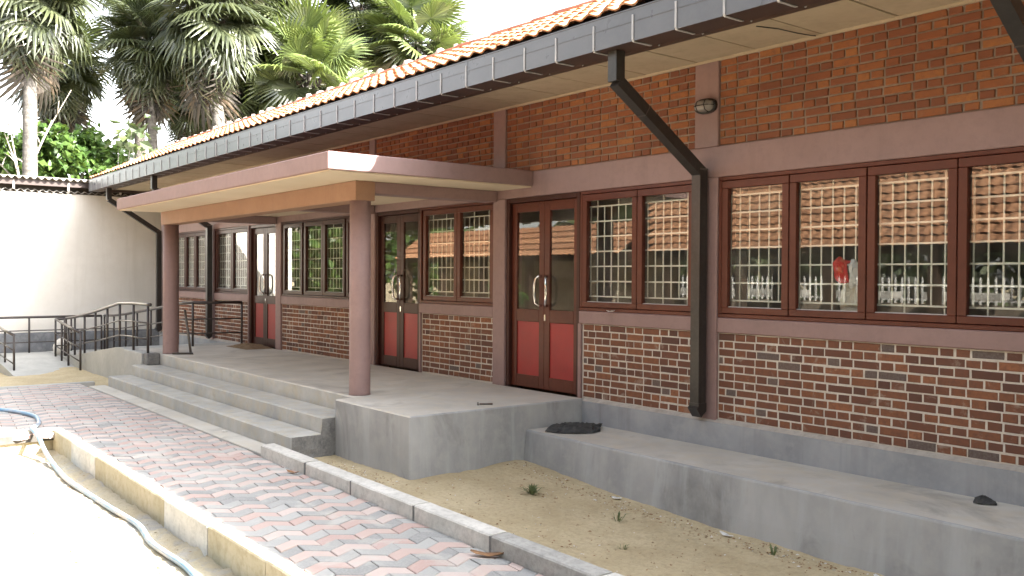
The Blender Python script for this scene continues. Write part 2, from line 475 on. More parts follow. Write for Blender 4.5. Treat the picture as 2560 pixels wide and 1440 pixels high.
build_ground()

# ------------------------------------------------------------------ the brick building
B = thing('brick_building', 'long single-storey building of red brick panels with mauve columns and a terracotta tiled roof', 'building', (0, 0, 0))
XL, XR, DEP = -13.98, 12.0, 6.5
ZB0, ZB1, ZS = 2.425, 3.19, 3.20            # upper brick zone, soffit
PILS = [(-13.98, -13.72), (-11.13, -10.69), (-7.755, -7.54), (-4.53, -4.37), (-1.585, -1.36), (1.455, 1.722), (4.72, 4.98), (8.0, 8.25), (11.74, 12.0)]
# openings: name, x0, x1, z0
OPEN = [('door', -8.94, -7.755), ('door', -4.37, -3.20), ('door', -1.36, -.105)]
WINS = [(-13.72, -11.13, [(-13.66, -13.06), (-13.06, -12.40), (-12.40, -11.80), (-11.80, -11.17)], 'd'),
        (-10.69, -8.98, [(-10.62, -9.80), (-9.80, -9.00)], 'd'),
        (-7.54, -4.53, [(-7.50, -6.76), (-6.70, -6.02), (-6.02, -5.30), (-5.26, -4.60)], 'd'),
        (-3.20, -1.585, [(-3.14, -2.36), (-2.36, -1.61)], 'w'),
        (-.095, 1.455, [(-.07, .72), (.72, 1.44)], 'w'),
        (1.722, 4.72, [(1.752, 2.449), (2.449, 3.142), (3.142, 3.836), (3.836, 4.53)], 'w'),
        (4.98, 8.0, [(5.02, 5.75), (5.75, 6.5), (6.5, 7.25), (7.25, 7.97)], 'w'),
        (8.25, 11.74, [(8.3, 9.15), (9.15, 10.0), (10.0, 10.85), (10.85, 11.7)], 'w')]
# mortar backing walls (upper and lower), one mesh each
mb = MB(); mb.box(XL, XR, .006, .22, ZB0-.01, ZS+.02)
mb.build('upper_wall', M_mortd, B)
for x0, x1, _, _ in WINS:
    mb = MB(); mb.box(x0, x1, .006, .22, -.3, .77); mb.build('lower_wall', M_mort, B)
# painted lintel band, sill bands, pilasters
mb = MB()
ed = [XL]
mb.box(XL, XR, -.018, .24, 2.15, ZB0, .006)
mb.build('lintel_band', M_mauve, B)
for x0, x1, _, _ in WINS:
    mb = MB(); mb.box(x0, x1, -.022, .24, .772, .905, .008); mb.build('sill_band', M_mauve, B)
for k, (x0, x1) in enumerate(PILS):
    mb = MB(); mb.box(x0, x1, -.026, .24, -.3, 2.15-.0005, .006); mb.box(x0, x1, -.026, .24, ZB0+.0005, ZS+.02, .006)
    mb.build('pilaster', M_mauve, B)
# thin painted jamb beside the doors
for a, b, z in ((-3.20, -3.165, .772), (-.105, -.06, .772), (-8.98, -8.94, 2.15)):
    mb = MB(); mb.box(a, b, -.02, .2, -.02, z); mb.build('door_jamb', M_mauve, B)
# plinth with a pale mortar fillet under the bricks
for a, b in ((0.0, XR), (XL, -8.95)):
    mb = MB(); mb.box(a, b, -.055, .2, -.9, -.022, .006); mb.build('plinth', M_plinth, B)
for a, b in ((0.0, XR), (XL, -8.99)):
    mb = MB(); n = int((b-a)/.05); o = len(mb.v)
    for i in range(n+1):
        x = a+(b-a)*i/n
        zz = .004+.016*max(0, mnoise.noise(Vector((x*3.1, 0, 5))))+.007*mnoise.noise(Vector((x*14, 2, 5)))
        mb.v += [(x, -.052+.003*mnoise.noise(Vector((x*9, 1, 1))), -.0215), (x, -.004, zz), (x, .02, zz)]
    for i in range(n):
        for k in (0, 1):
            q = o+i*3+k; mb.f.append([q, q+3, q+4, q+1]); mb.mi.append(0)
    mb.build('mortar_fillet', M_cap, B, smooth=False)

# bricks
bricks = []   # (x0, x1, z0, z1, zone)
S_, H_, J_ = .2125, .1, .0122
def lay(x0, x1, z0, z1, zone, course):
    J_ = .0122 if zone == 'low' else .0155
    nc = int(round((z1-z0)/course)); ch = (z1-z0)/nc
    per = S_+2*H_+3*J_
    for c in range(nc):
        off = -per*random.random()*.06 - (per*.5 if c % 2 else 0) - .03
        x = x0+off
        seq = [S_, H_, H_]; i = 0
        zb = z0+c*ch
        while x < x1-.02:
            L = seq[i % 3]*(1+random.uniform(-.03, .03))
            a, b = max(x, x0+.006), min(x+L, x1-.006)
            if b-a > .025: bricks.append((a, b, zb+J_*.5+random.uniform(-.0015, .0015), zb+ch-J_*.5+random.uniform(-.0015, .0015), zone))
            x += L+J_*random.uniform(.8, 1.25); i += 1
for x0, x1, _, _ in WINS:
    j0 = .045 if x0 in (-3.20, -.095) else 0
    lay(x0+j0+.004, x1-.002, .006, .770, 'low', .0705)
for k in range(len(PILS)-1): lay(PILS[k][1]+.004, PILS[k+1][0]-.004, ZB0+.002, ZB1, 'up', .0712)

def brick_mesh(L, h, seed, zone):
    """a brick front with worn arrises: front face at y=0, 6 cm deep, slightly uneven"""
    rg = random.Random(seed); mb = MB(); c = .0045
    def j(s=.0016): return rg.uniform(-s, s)
    dy = rg.uniform(-.002, .002)
    xs, zs = L/2, h/2
    fr = [(-xs+c+j(), dy, -zs+c+j()), (xs-c+j(), dy+j(), -zs+c+j()), (xs-c+j(), dy, zs-c+j()), (-xs+c+j(), dy+j(), zs-c+j())]
    md = [(-xs+j(), c*1.2, -zs+j()), (xs+j(), c*1.2, -zs+j()), (xs+j(), c*1.2, zs+j()), (-xs+j(), c*1.2, zs+j())]
    bk = [(-xs, .05, -zs), (xs, .05, -zs), (xs, .05, zs), (-xs, .05, zs)]
    mb.add(fr+md+bk, [(0, 1, 2, 3)]+[(4+i, 4+(i+1) % 4, (i+1) % 4, i) for i in range(4)]+[(8+i, 8+(i+1) % 4, 4+(i+1) % 4, 4+i) for i in range(4)])
    return mb
PROUD = {'low': .001, 'up': -.006}
def bkey(b):
    c = Vector(((b[0]+b[1])/2, 0, (b[2]+b[3])/2))
    return (0 if inview(c, -.004) else 1, camd(c)**2/((b[1]-b[0])*(b[3]-b[2])))
bricks.sort(key=bkey)
cache = {}
rest = {'low': MB(), 'up': MB()}
for k, (a, b, z0, z1, zone) in enumerate(bricks):
    L, h = b-a, z1-z0
    grey = zone == 'low' and random.random() < .045
    y = PROUD[zone]+random.uniform(-.0022, .0022)
    c = ((a+b)/2, y, (z0+z1)/2)
    if k < 300:
        key = (round(L, 2), round(h, 3), random.randrange(3), zone, grey)
        if key not in cache:
            cache[key] = brick_mesh(key[0], key[1], hash(key) % 9999, zone).mesh('brick', M_brickg if grey else (M_brick if zone == 'low' else M_brickt))
        link('brick', cache[key], B, loc=c)
    else:
        r = rest[zone]; bm = brick_mesh(L, h, k, zone); r.cur = 1 if grey else 0
        r.add([(v[0]+c[0], v[1]+c[1], v[2]+c[2]) for v in bm.v], bm.f)
rest['low'].build('lower_brickwork', [M_brick, M_brickg], B, kind='stuff')
rest['up'].build('upper_brickwork', M_brickt, B, kind='stuff')
# smeared mortar line under the soffit
mb = MB(); n = 520; o = 0
for i in range(n+1):
    x = XL+(XR-XL)*i/n
    d = .012+.02*max(0, mnoise.noise(Vector((x*2.2, 7, 1))))+.012*mnoise.noise(Vector((x*11, 3, 1)))
    mb.v += [(x, -.014, ZS+.004), (x, -.014, ZB1-d*.4), (x, .01, ZB1-d-.006)]
for i in range(n):
    for q in (0, 1): mb.f.append([i*3+q, i*3+q+1, i*3+q+4, i*3+q+3]); mb.mi.append(0)
mb.build('mortar_smear', M_mortd, B)

# soffit boards
EAVE_I = -.70
x = 12.9; k = 0
while x > -15.15:
    a = max(x-.634, -15.15)
    mb = MB(); dz = random.uniform(-.002, .003)
    mb.box(a+.009, x-.009, EAVE_I, .03 if a < -14 or True else 0, ZS+dz, ZS+.012+dz)
    mb.build('soffit_board', M_board, B); x = a-.0; x = a
mb = MB(); mb.box(-15.15, 12.9, EAVE_I+.01, .02, ZS+.06, ZS+.07); mb.build('soffit_backing', M_dark, B)
mb = MB(); mb.box(XL, XR, -.03, -.012, ZS-.022, ZS+.001); mb.build('soffit_bead', M_board, B)
# fascia (brown, between the soffit boards and the gutter) and end beam
mb = MB(); mb.box(-15.15, 12.9, -1.025, EAVE_I-.004, 3.122, 3.235)
mb.v = [(v[0], v[1], v[2]+(.076 if v[1] > -.9 and v[2] < 3.2 else 0)) for v in mb.v]; mb.build('fascia', M_gutb, B)
mb = MB(); mb.box(-15.22, -15.15, -1.0, 2.6, 3.14, 3.30); mb.build('end_fascia', M_gutb, B)
# cable sagging below one soffit joint
mb = MB(); mb.tube([(2.62-.05, -.62, 3.198), (2.65, -.45, 3.19), (2.70, -.28, 3.176), (2.72, -.12, 3.18), (2.70, -.03, 3.196)], .005, 5); mb.build('loose_cable', M_black, B)

# roof: pitch from eave to ridge
EY, EZ, RY, RZ = -1.20, 3.405, .46, 4.235
mb = MB()
mb.add([(-15.1, EY, EZ-.03), (12.9, EY, EZ-.03), (12.9, RY, RZ-.03), (-15.1, RY, RZ-.03), (12.9, DEP+.4, 3.4), (-15.1, DEP+.4, 3.4)], [(0, 1, 2, 3), (3, 2, 4, 5)])
mb.build('roof_deck', M_gutb, B)
TW, TL = .205, .285
sl = Vector((0, RY-EY, RZ-EZ)); SLN = sl.length; sl.normalize()
nrm = Vector((1, 0, 0)).cross(sl)
def tile_mesh(seed):
    rg = random.Random(seed); mb = MB(); N = 6; o = 0
    # wave profile: one roll and one pan across the width; lip at the lower end
    for r_, t in enumerate((-.03, TL+.012)):
        for i in range(N+1):
            u = i/N*TW; hgt = .018*math.sin(2*math.pi*i/N)+.0
            mb.v.append((u-TW/2, t, hgt+(.048 if r_ == 0 else .010)+rg.uniform(-.001, .001)))
    for i in range(N+1):
        v = mb.v[i]; mb.v.append((v[0], v[1]+.002, v[2]-.017))
    for i in range(N):
        mb.f.append([i, i+1, N+1+i+1, N+1+i]); mb.mi.append(0)
        mb.f.append([2*(N+1)+i, 2*(N+1)+i+1, i+1, i]); mb.mi.append(0)
    return mb
tv = [tile_mesh(i) for i in range(4)]
tvm = [t.mesh('roof_tile', M_tile) for t in tv]
tiles = []
NROW = int(SLN/TL)+1
for rrow in range(NROW):
    for i in range(int(28/TW)):
        t = rrow*TL*(SLN/(NROW*TL))
        x = -15.1+(i+.5)*TW+random.uniform(-.004, .004)
        p = Vector((x, EY, EZ))+sl*t
        tiles.append((p, i, rrow))
tiles.sort(key=lambda q: (0 if inview(q[0]) else 1, camd(q[0])))
tr = MB()
def tframe(p, yaw=0.):
    ax = Vector((math.cos(yaw), 0, 0))
    return Matrix(((1, 0, 0, p.x), (0, sl.y, nrm.y, p.y), (0, sl.z, nrm.z, p.z), (0, 0, 0, 1)))
for k, (p, i, rrow) in enumerate(tiles):
    m = tframe(p) @ Matrix.Rotation(random.uniform(-.018, .018), 4, 'Z') @ Matrix.Translation((0, random.uniform(-.008, .008), random.uniform(0, .006)))
    if k < 300: link('roof_tile', tvm[k % 4], B, mw=m)
    else: tr.add([m @ Vector(v) for v in tv[k % 4].v], tv[k % 4].f)
tr.build('roof_tiling', M_tile, B, kind='stuff')
# ridge caps bedded in white mortar
cap = MB(); N = 8
for e, xx in enumerate((-.19, .19)):
    for i in range(N+1):
        a = math.pi*i/N; r_ = .105-.012*e
        cap.v.append((xx, math.cos(a)*r_, math.sin(a)*r_*.85))
for i in range(N): cap.f.append([i, N+1+i, N+2+i, i+1]); cap.mi.append(0)
cap.f.append(list(range(N+1))); cap.mi.append(0)
capm = cap.mesh('ridge_tile', M_ridge, True)
lump = MB(); N = 7
for a in range(5):
    for b in range(N):
        th = math.pi*a/4; ph = 2*math.pi*b/N
        rr_ = 1+.25*mnoise.noise(Vector((a*1.7, b*2.3, 1)))
        lump.v.append((.075*math.sin(th)*math.cos(ph)*rr_, .10*math.sin(th)*math.sin(ph)*rr_, .085*math.cos(th)*rr_))
for a in range(4):
    for b in range(N):
        lump.f.append([a*N+b, (a+1)*N+b, (a+1)*N+(b+1) % N, a*N+(b+1) % N]); lump.mi.append(0)
lumpm = lump.mesh('ridge_mortar', M_rmort, True)
x = -15.0
while x < 12.8:
    o = link('ridge_tile', capm, B, mw=Matrix.Translation((x+.19, RY, RZ-.01+random.uniform(-.008, .008))) @ Matrix.Rotation(random.uniform(-.03, .03), 4, 'Z'))
    if x < -3.2: link('ridge_mortar', lumpm, o, mw=Matrix.Translation((x+.39, RY-.02, RZ+.022)) @ Matrix.Rotation(random.uniform(0, 3), 4, 'Z') @ Matrix.Scale(random.uniform(.75, 1.15), 4))
    x += .40
# verge along the left end
mb = MB(); mb.box(-15.17, -15.06, EY, RY, 0, .06)
mb.v = [(v[0], v[1], v[2]+EZ+(v[1]-EY)/(RY-EY)*(RZ-EZ)-.02) for v in mb.v]; mb.build('verge', M_ridge, B)

# shell of the room behind the windows
mb = MB()
mb.box(XL, XL+.2, .22, DEP, -.3, 3.3); mb.box(XR-.2, XR, .22, DEP, -.3, 3.3); mb.box(XL, XR, DEP, DEP+.2, -.3, 3.5)
mb.build('inner_wall', M_inwall, B)
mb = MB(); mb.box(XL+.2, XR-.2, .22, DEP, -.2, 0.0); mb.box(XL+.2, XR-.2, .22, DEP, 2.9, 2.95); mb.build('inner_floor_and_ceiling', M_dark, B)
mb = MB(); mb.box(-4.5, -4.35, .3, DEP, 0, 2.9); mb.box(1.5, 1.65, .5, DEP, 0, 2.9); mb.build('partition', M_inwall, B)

# windows
def bar(mb, a, b, z0, z1, y0, y1): mb.box(a, b, y0, y1, z0, z1, .004)
def window(x0, x1, sashes, wood):
    fm = M_wood if wood == 'w' else M_woodd
    z0, z1 = .907, 2.148
    mb = MB(); t = .034
    bar(mb, x0+.003, x1-.003, z1-t, z1, -.010, .12); bar(mb, x0+.003, x1-.003, z0, z0+t, -.014, .12)
    bar(mb, x0+.003, x0+t, z0+t+.0005, z1-t-.0005, -.010, .12); bar(mb, x1-t, x1-.003, z0+t+.0005, z1-t-.0005, -.010, .12)
    win = mb.build('window', fm, B)
    for a, b in sashes:
        s = MB(); w_ = .066; a1, b1, c0, c1 = a+.004, b-.004, z0+t+.004, z1-t-.004
        dy = random.uniform(-.002, .002)
        bar(s, a1, b1, c1-w_, c1, -.004+dy, .045); bar(s, a1, b1, c0, c0+w_-.012, -.004+dy, .045)
        bar(s, a1, a1+w_, c0+w_-.0115, c1-w_-.0005, -.004+dy, .045); bar(s, b1-w_, b1, c0+w_-.0115, c1-w_-.0005, -.004+dy, .045)
        s.build('sash', fm, win)
        g = MB(); g.box(a1+w_-.01, b1-w_+.01, .028, .032, c0+w_-.02, c1-w_+.01); g.build('pane', M_glass, win)
        be = MB(); be.box(a1+w_, b1-w_, .012, .027, c0+w_-.012, c0+w_-.004); be.build('glazing_bead', M_galv, win)
    # burglar grille behind the panes
    g = MB(); zs = [1.058+.155*k for k in range(7)]
    for z in zs: g.box(x0+.05, x1-.05, .085, .097, z-.007, z+.007)
    k = 0; x = x0+.052
    off = round((x0)/.101)
    while x < x1-.05:
        long_ = (k % 3 == 1)
        za, zb = (z0+.03, z1-.03) if long_ else (zs[0], zs[-1])
        g.box(x-.0055, x+.0055, .0975, .1065, za, zb); x += .1015; k += 1
    g.build('grille', M_grille, win)
    return win
for wnd in WINS: window(*wnd)

# doors
def door(x0, x1, wood):
    fm = M_woodd
    fr = MB(); t = .052; z1 = 2.148
    bar(fr, x0+.003, x0+t, 0.003, z1, .0, .13); bar(fr, x1-t, x1-.003, .003, z1, .0, .13); bar(fr, x0+t+.0005, x1-t-.0005, z1-t, z1, .0, .13)
    d = fr.build('door', fm, B)
    xm = (x0+x1)/2
    for s, (a, b) in enumerate(((x0+t+.003, xm-.002), (xm+.002, x1-t-.003))):
        lf = MB(); w_ = .088; y0, y1 = .045, .085
        bar(lf, a, a+w_, .01, z1-t-.004, y0, y1); bar(lf, b-w_, b, .01, z1-t-.004, y0, y1)
        for za, zb in ((.01, .147), (.752, .892), (z1-t-.11, z1-t-.004)): bar(lf, a+w_+.0005, b-w_-.0005, za, zb, y0, y1)
        lf.build('door_leaf', M_wood if wood else fm, d)
        p = MB(); p.box(a+w_-.008, b-w_+.008, y0+.014, y0+.024, .14, .76); p.build('red_panel', M_red, d)
        g = MB(); g.box(a+w_-.008, b-w_+.008, y0+.016, y0+.020, .885, z1-t-.1); g.build('pane', M_glass, d)
        # D-shaped pull handle
        hx = xm-.05 if s == 0 else xm+.05
        sg = -1 if s == 0 else 1
        h = MB()
        h.tube([(hx, y0+.004, 1.262), (hx+sg*.012, y0-.035, 1.262), (hx+sg*.036, y0-.055, 1.235), (hx+sg*.05, y0-.06, 1.15), (hx+sg*.05, y0-.06, 1.05),
                (hx+sg*.036, y0-.055, .965), (hx+sg*.012, y0-.035, .938), (hx, y0+.004, .938)], .0145, 8)
        h.build('pull_handle', M_chrome, d, smooth=True)
    lk = MB(); lk.box(xm+.004, xm+.03, y0-.006, y0+.001, .77, .842, .005); lk.build('lock_plate', M_chrome, d)
for k, (_, a, b) in enumerate(OPEN): door(a, b, k == 2)

# ------------------------------------------------------------------ rain gutter and downpipes
G = thing('rain_gutter', 'long grey box gutter along the tiled eave held by rows of pale straps', 'gutter', (0, -1.15, 3.11))
g = MB()
GY, GZ0, GZ1 = -1.28, 3.112, 3.362
xs0, xs1 = -15.03, 12.9
g.box(xs0, xs1, GY, GY+.010, GZ0+.0, GZ1); g.build('trough_front', M_gutter, G)
g = MB(); g.box(xs0, xs1, GY+.011, -1.03, GZ0+.001, GZ0+.012); g.box(xs0, xs0+.012, GY+.011, -1.03, GZ0+.013, GZ1); g.build('trough_bottom', M_gutb, G)
g = MB(); g.box(xs0, xs1, GY-.004, GY-.0005, 3.262, 3.268); g.box(xs0, xs1, GY-.006, GY+.002, GZ1+.0005, GZ1+.009); g.build('folded_seam', M_gutter, G)
bk = MB()
bk.sweep((.009, .0035), [(0, GY-.005, 3.318), (0, GY-.005, GZ0+.012), (0, GY+.007, GZ0-.006), (0, -1.085, GZ0-.006), (0, -1.075, GZ0-.004)])
bkm = bk.mesh('strap', M_galv)
sc_ = MB(); sc_.tube([(0, -.98, 3.14), (0, -.98, 3.12)], .007, 6); scm = sc_.mesh('screw', M_galv)
x = xs0+.22; nb = 0
while x < 12.8:
    s = link('strap', bkm, G, loc=(x+random.uniform(-.012, .012), 0, 0), mw=None)
    link('screw', scm, s, loc=(x, 0, 0)) if x < 4.5 else None
    x += .4515; nb += 1
jn = MB()
for jx in (-7.2, -.35, 3.1): jn.box(jx-.012, jx+.012, GY-.0035, GY-.0003, GZ0+.004, GZ1-.002)
jn.build('joint_cover', M_gutter, G)

def downpipe(x, label, foot=.01):
    t = thing('downpipe', label, 'downpipe', (x, -.1, foot), 'square downpipes along the facade')
    p = MB()
    p.sweep((.049, .049), [(x, -1.15, 3.108), (x, -1.15, 2.86)]); p.build('outlet_drop', M_pipe, t)
    p = MB(); p.sweep((.0485, .0485), [(x, -1.15, 2.865), (x, -.105, 2.195)]); p.build('sloping_pipe', M_pipe, t)
    p = MB(); p.sweep((.049, .049), [(x, -.105, 2.225), (x, -.105, foot+.09)]); p.build('wall_pipe', M_pipe, t)
    p = MB(); p.sweep((.052, .052), [(x, -1.15+.32, 2.655), (x, -1.15+.326, 2.651)]); p.sweep((.0525, .0525), [(x, -.105, 2.23), (x, -.105, 2.215)]); p.build('pipe_joint', M_steel, t)
    p = MB(); p.sweep((.053, .053), [(x, -.105, foot+.13), (x, -.105, foot+.08), (x, -.15, foot+.045)]); p.build('shoe', M_pipe, t)
    return t
downpipe(1.585, 'black square downpipe on the column between the two-pane and the four-pane window')
downpipe(4.62, 'black square downpipe whose sloping length crosses the top right corner of the brickwork')
downpipe(-10.72, 'black square downpipe passing behind the canopy and the short guard rail', -.0)
downpipe(-13.87, 'black square downpipe at the far corner beside the white wall', -.03)

# ------------------------------------------------------------------ bulkhead lamp
L = thing('wall_lamp', 'oval bulkhead lamp in a black cage on the column above the window line', 'lamp', (1.60, -.03, 2.79))
def oval(mb, cx, cy, cz, rx, rz, ry, rings, N=20):
    o = len(mb.v)
    for t, sc2 in rings:
        for k in range(N):
            a = 2*math.pi*k/N
            ca, sa = math.cos(a), math.sin(a)
            ex = math.copysign(abs(ca)**.8, ca); ez = math.copysign(abs(sa)**.8, sa)
            mb.v.append((cx+rx*sc2*ex, cy-ry*t, cz+rz*sc2*ez))
    m = len(rings)
    for i in range(m-1):
        for k in range(N):
            k2 = (k+1) % N; mb.f.append([o+i*N+k, o+i*N+k2, o+(i+1)*N+k2, o+(i+1)*N+k]); mb.mi.append(0)
    mb.f.append([o+(m-1)*N+k for k in range(N)]); mb.mi.append(0)
M_lampg = surf('frosted_lamp_glass', (.20, .19, .18), (.26, .25, .23), 5., .18, None, bs=0)
M_blk = surf('black_enamel', (.012, .012, .013), (.02, .02, .02), 5., .25, None, bs=0)
mb = MB(); oval(mb, 1.60, -.026, 2.79, .118, .068, .05, [(0, 1), (.5, 1.0), (.8, .97), (.8, .88), (.6, .85)]); mb.build('lamp_base', M_blk, L, smooth=True)
mb = MB(); oval(mb, 1.60, -.026, 2.79, .100, .055, .10, [(.3, 1), (.62, .97), (.85, .82), (.97, .5), (1., .15)]); mb.build('lamp_glass', M_lampg, L, smooth=True)
mb = MB()
for dz in (-.001,): mb.tube([(1.60-.105, -.07, 2.79+dz), (1.60-.07, -.124, 2.79+dz), (1.60, -.134, 2.79+dz), (1.60+.07, -.124, 2.79+dz), (1.60+.105, -.07, 2.79+dz)], .004, 6)
for dx in (-.045, .045): mb.tube([(1.60+dx, -.068, 2.79-.058), (1.60+dx, -.115, 2.79-.04), (1.60+dx, -.131, 2.79), (1.60+dx, -.115, 2.79+.04), (1.60+dx, -.068, 2.79+.058)], .004, 6)
mb.build('lamp_cage', M_blk, L, smooth=True)

# ------------------------------------------------------------------ entrance canopy
CN = thing('entrance_canopy', 'flat mauve concrete canopy on two round columns over the entrance platform', 'canopy', (-4.5, -1.2, 0))
KX0, KX1, KY = -8.05, -.858, -2.514
mb = MB(); mb.box(KX0, KX1, KY, -.0185, 2.262, 2.432, .008); mb.build('slab', M_mauve, CN)
mb = MB(); mb.box(KX0+.03, KX1-.03, KY+.03, -.02, 2.250, 2.2615); mb.build('slab_soffit', M_cream, CN)
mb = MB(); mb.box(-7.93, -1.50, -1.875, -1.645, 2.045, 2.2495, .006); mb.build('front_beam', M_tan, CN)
for a, b in ((-1.735, -1.50), (-7.93, -7.70), (-4.56, -4.36)):
    mb = MB(); mb.box(a, b, -1.6445, -.03, 2.125, 2.2495, .006); mb.build('side_beam', M_mauve, CN)
for cx, rr_ in ((-1.615, .112), (-7.815, .121)):
    mb = MB(); mb.tube([(cx, -1.757, -.005), (cx, -1.757, .02), (cx, -1.757, 1.0), (cx, -1.757, 2.046)], [rr_+.004, rr_, rr_, rr_-.001], 40)
    o = mb.build('column', M_mauve, CN, smooth=False)
    for p in o.data.polygons: p.use_smooth = len(p.vertices) == 4

# ------------------------------------------------------------------ platform, steps, ledge
PF = thing('entrance_platform', 'grey concrete entrance platform with two long steps in front of the red doors', 'platform', (-4.5, -1.2, -.57))
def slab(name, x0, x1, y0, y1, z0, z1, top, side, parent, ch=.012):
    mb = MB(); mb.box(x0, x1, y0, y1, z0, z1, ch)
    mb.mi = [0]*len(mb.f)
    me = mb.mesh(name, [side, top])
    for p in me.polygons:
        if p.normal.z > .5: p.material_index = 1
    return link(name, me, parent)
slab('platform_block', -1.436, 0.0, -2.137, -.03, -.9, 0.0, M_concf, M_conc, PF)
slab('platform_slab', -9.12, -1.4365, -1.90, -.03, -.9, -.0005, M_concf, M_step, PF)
slab('upper_step', -8.10, -1.4365, -2.277, -1.9005, -.9, -.177, M_step, M_step, PF)
slab('lower_step', -8.14, -1.4365, -2.617, -2.2775, -.9, -.336, M_step, M_step, PF)
# ragged cement ends of the steps
mb = MB()
prof = [(-2.60, -.6), (-2.60, -.345), (-2.29, -.345), (-2.265, -.187), (-2.142, -.187), (-2.142, -.6)]
NY = 24
pts = []
for i in range(NY+1):
    y = -2.607+(2.607-2.1395)*i/NY
    top = -.34 if y < -2.277 else -.182
    pts.append((y, top-.004-.006*abs(mnoise.noise(Vector((y*30, 0, 2))))))
o = len(mb.v)
for y, zt in pts:
    for k in range(7):
        z = -.62+(zt+.62)*k/6
        mb.v.append((-1.4335+.009*mnoise.noise(Vector((y*22, z*22, 5)))+.004, y, z))
for i in range(NY):
    for k in range(6):
        q = o+i*7+k; mb.f.append([q, q+7, q+8, q+1]); mb.mi.append(0)
mb.build('step_end_render', M_cement, PF)
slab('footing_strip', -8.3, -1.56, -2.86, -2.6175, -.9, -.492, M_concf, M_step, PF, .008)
slab('corner_block', -8.09, -7.88, -2.10, -1.9005, -.1765, .006, M_cement, M_cement, PF, .01)

LG = thing('concrete_ledge', 'low grey concrete ledge running along the foot of the brick wall, right of the platform', 'ledge', (4, -.5, -.6))
mb = MB(); n = 90; o = 0
def ly(x): return -.795-.030*min(1, x/2.5)-.018*max(0, min(1, (x-2)/3))
rows = []
for i in range(n+1):
    x = .0015+(XR-.01)*i/n; y = ly(x)+.004*mnoise.noise(Vector((x*2, 1, 1)))
    zt = -.25+.003*mnoise.noise(Vector((x*1.5, 4, 2)))
    rows.append([(x, -.056, -.246), (x, -.3, zt), (x, y+.02, zt), (x, y+.005, zt-.005), (x, y, zt-.018), (x, y-.03, -.55), (x, y-.06, -1.0)])
for r_ in rows: mb.v += r_
for i in range(n):
    for k in range(6):
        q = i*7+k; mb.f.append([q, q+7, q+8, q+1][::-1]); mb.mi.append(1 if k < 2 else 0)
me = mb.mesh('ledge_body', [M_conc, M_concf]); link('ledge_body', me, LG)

# ------------------------------------------------------------------ paving
PATH_Z = -.512
mb = MB(); mb.box(-8.93, 9.0, -4.08, -2.84, -.60, -.522); mb.box(-8.93, -4.2, -6.2, -4.0805, -.60, -.522)
path = mb.build('path', M_bed, kind='structure')
def clip(poly, axis, val, keep):
    out = []; n = len(poly)
    for i in range(n):
        a, b = poly[i], poly[(i+1) % n]
        ia, ib = (a[axis]-val)*keep >= 0, (b[axis]-val)*keep >= 0
        if ia: out.append(a)
        if ia != ib:
            t = (val-a[axis])/(b[axis]-a[axis]); out.append((a[0]+t*(b[0]-a[0]), a[1]+t*(b[1]-a[1])))
    return out
def area(p): return .5*sum(p[i][0]*p[(i+1) % len(p)][1]-p[(i+1) % len(p)][0]*p[i][1] for i in range(len(p)))
AX = R(6); HA = R(33); ARM = .165; WD = .116
ud = Vector((math.sin(AX), math.cos(AX))); vd = Vector((ud.y, -ud.x))
du, dv = ARM*math.cos(HA), ARM*math.sin(HA); wv = WD/math.cos(HA)
pavers = []
def vert(k, j, jt=0.):
    return ud*(k*du)+vd*(j*wv+(dv if k % 2 else 0)+jt)
g_ = .0036
for j in range(-105, 80):
    for k in range(-60, 60):
        if (k+j) % 2 or False:
            continue
        k0 = k
        if k0 % 2 != (j % 2): continue
        poly = [vert(k0, j, g_), vert(k0+1, j, g_), vert(k0+2, j, g_), vert(k0+2, j+1, -g_), vert(k0+1, j+1, -g_), vert(k0, j+1, -g_)]
        if (k0//2) % 1: continue
        poly = [p+ud*(g_*(1 if i in (0, 5) else (-1 if i in (2, 3) else 0))) for i, p in enumerate(poly)]
        poly = [(p.x-3.0, p.y-3.4) for p in poly]
        cx = sum(p[0] for p in poly)/6; cy = sum(p[1] for p in poly)/6
        if cx < -9.2 or cx > 4.2 or cy > -2.6 or cy < -5.6: continue
        if cx > -4.2 and cy < -4.25: continue
        y1 = -2.864 if cx < -1.75 else -2.885-.009*max(0, cx+1.55)*2
        p = clip(poly, 1, y1, -1); p = clip(p, 0, -8.92, 1) if len(p) > 2 else p
        if cx > -4.05 and len(p) > 2: p = clip(p, 1, -4.077, 1)
        if len(p) < 3 or abs(area(p)) < .0012: continue
        if area(p) < 0: p = p[::-1]
        grey = (j % 2 == 0)
        if random.random() < .04: grey = not grey
        pavers.append((p, cx, cy, grey))
pavers.sort(key=lambda q: (0 if inview((q[1], q[2], PATH_Z), 0) else 1, camd((q[1], q[2], PATH_Z))))
pr = MB(); pcache = {}
for idx, (p, cx, cy, grey) in enumerate(pavers):
    mb = MB(); dz = random.uniform(-.003, .003)+.006*mnoise.noise(Vector((cx*1.1, cy*1.1, 4)))
    tx, ty = random.uniform(-.008, .008), random.uniform(-.008, .008)
    full = len(p) == 6 and abs(abs(area(p))-2*ARM*WD) < .0045
    loc = [(x-cx, y-cy) for x, y in p]
    if idx < 300:
        key = (tuple((round(a, 3), round(b, 3)) for a, b in loc), grey)
        if key not in pcache:
            mb.prism(loc, -.05, 0, .004); pcache[key] = mb.mesh('paving_stone', M_pav2 if grey else M_pav1)
        link('paving_stone', pcache[key], path, mw=Matrix.Translation((cx, cy, PATH_Z+dz)) @ Matrix.Rotation(tx, 4, 'X') @ Matrix.Rotation(ty, 4, 'Y'))
    else:
        mb.prism(loc, -.05, 0, .004); pr.cur = 1 if grey else 0
        pr.add([(v[0]+cx, v[1]+cy, v[2]+PATH_Z+dz+v[0]*ty+v[1]*tx) for v in mb.v], mb.f)
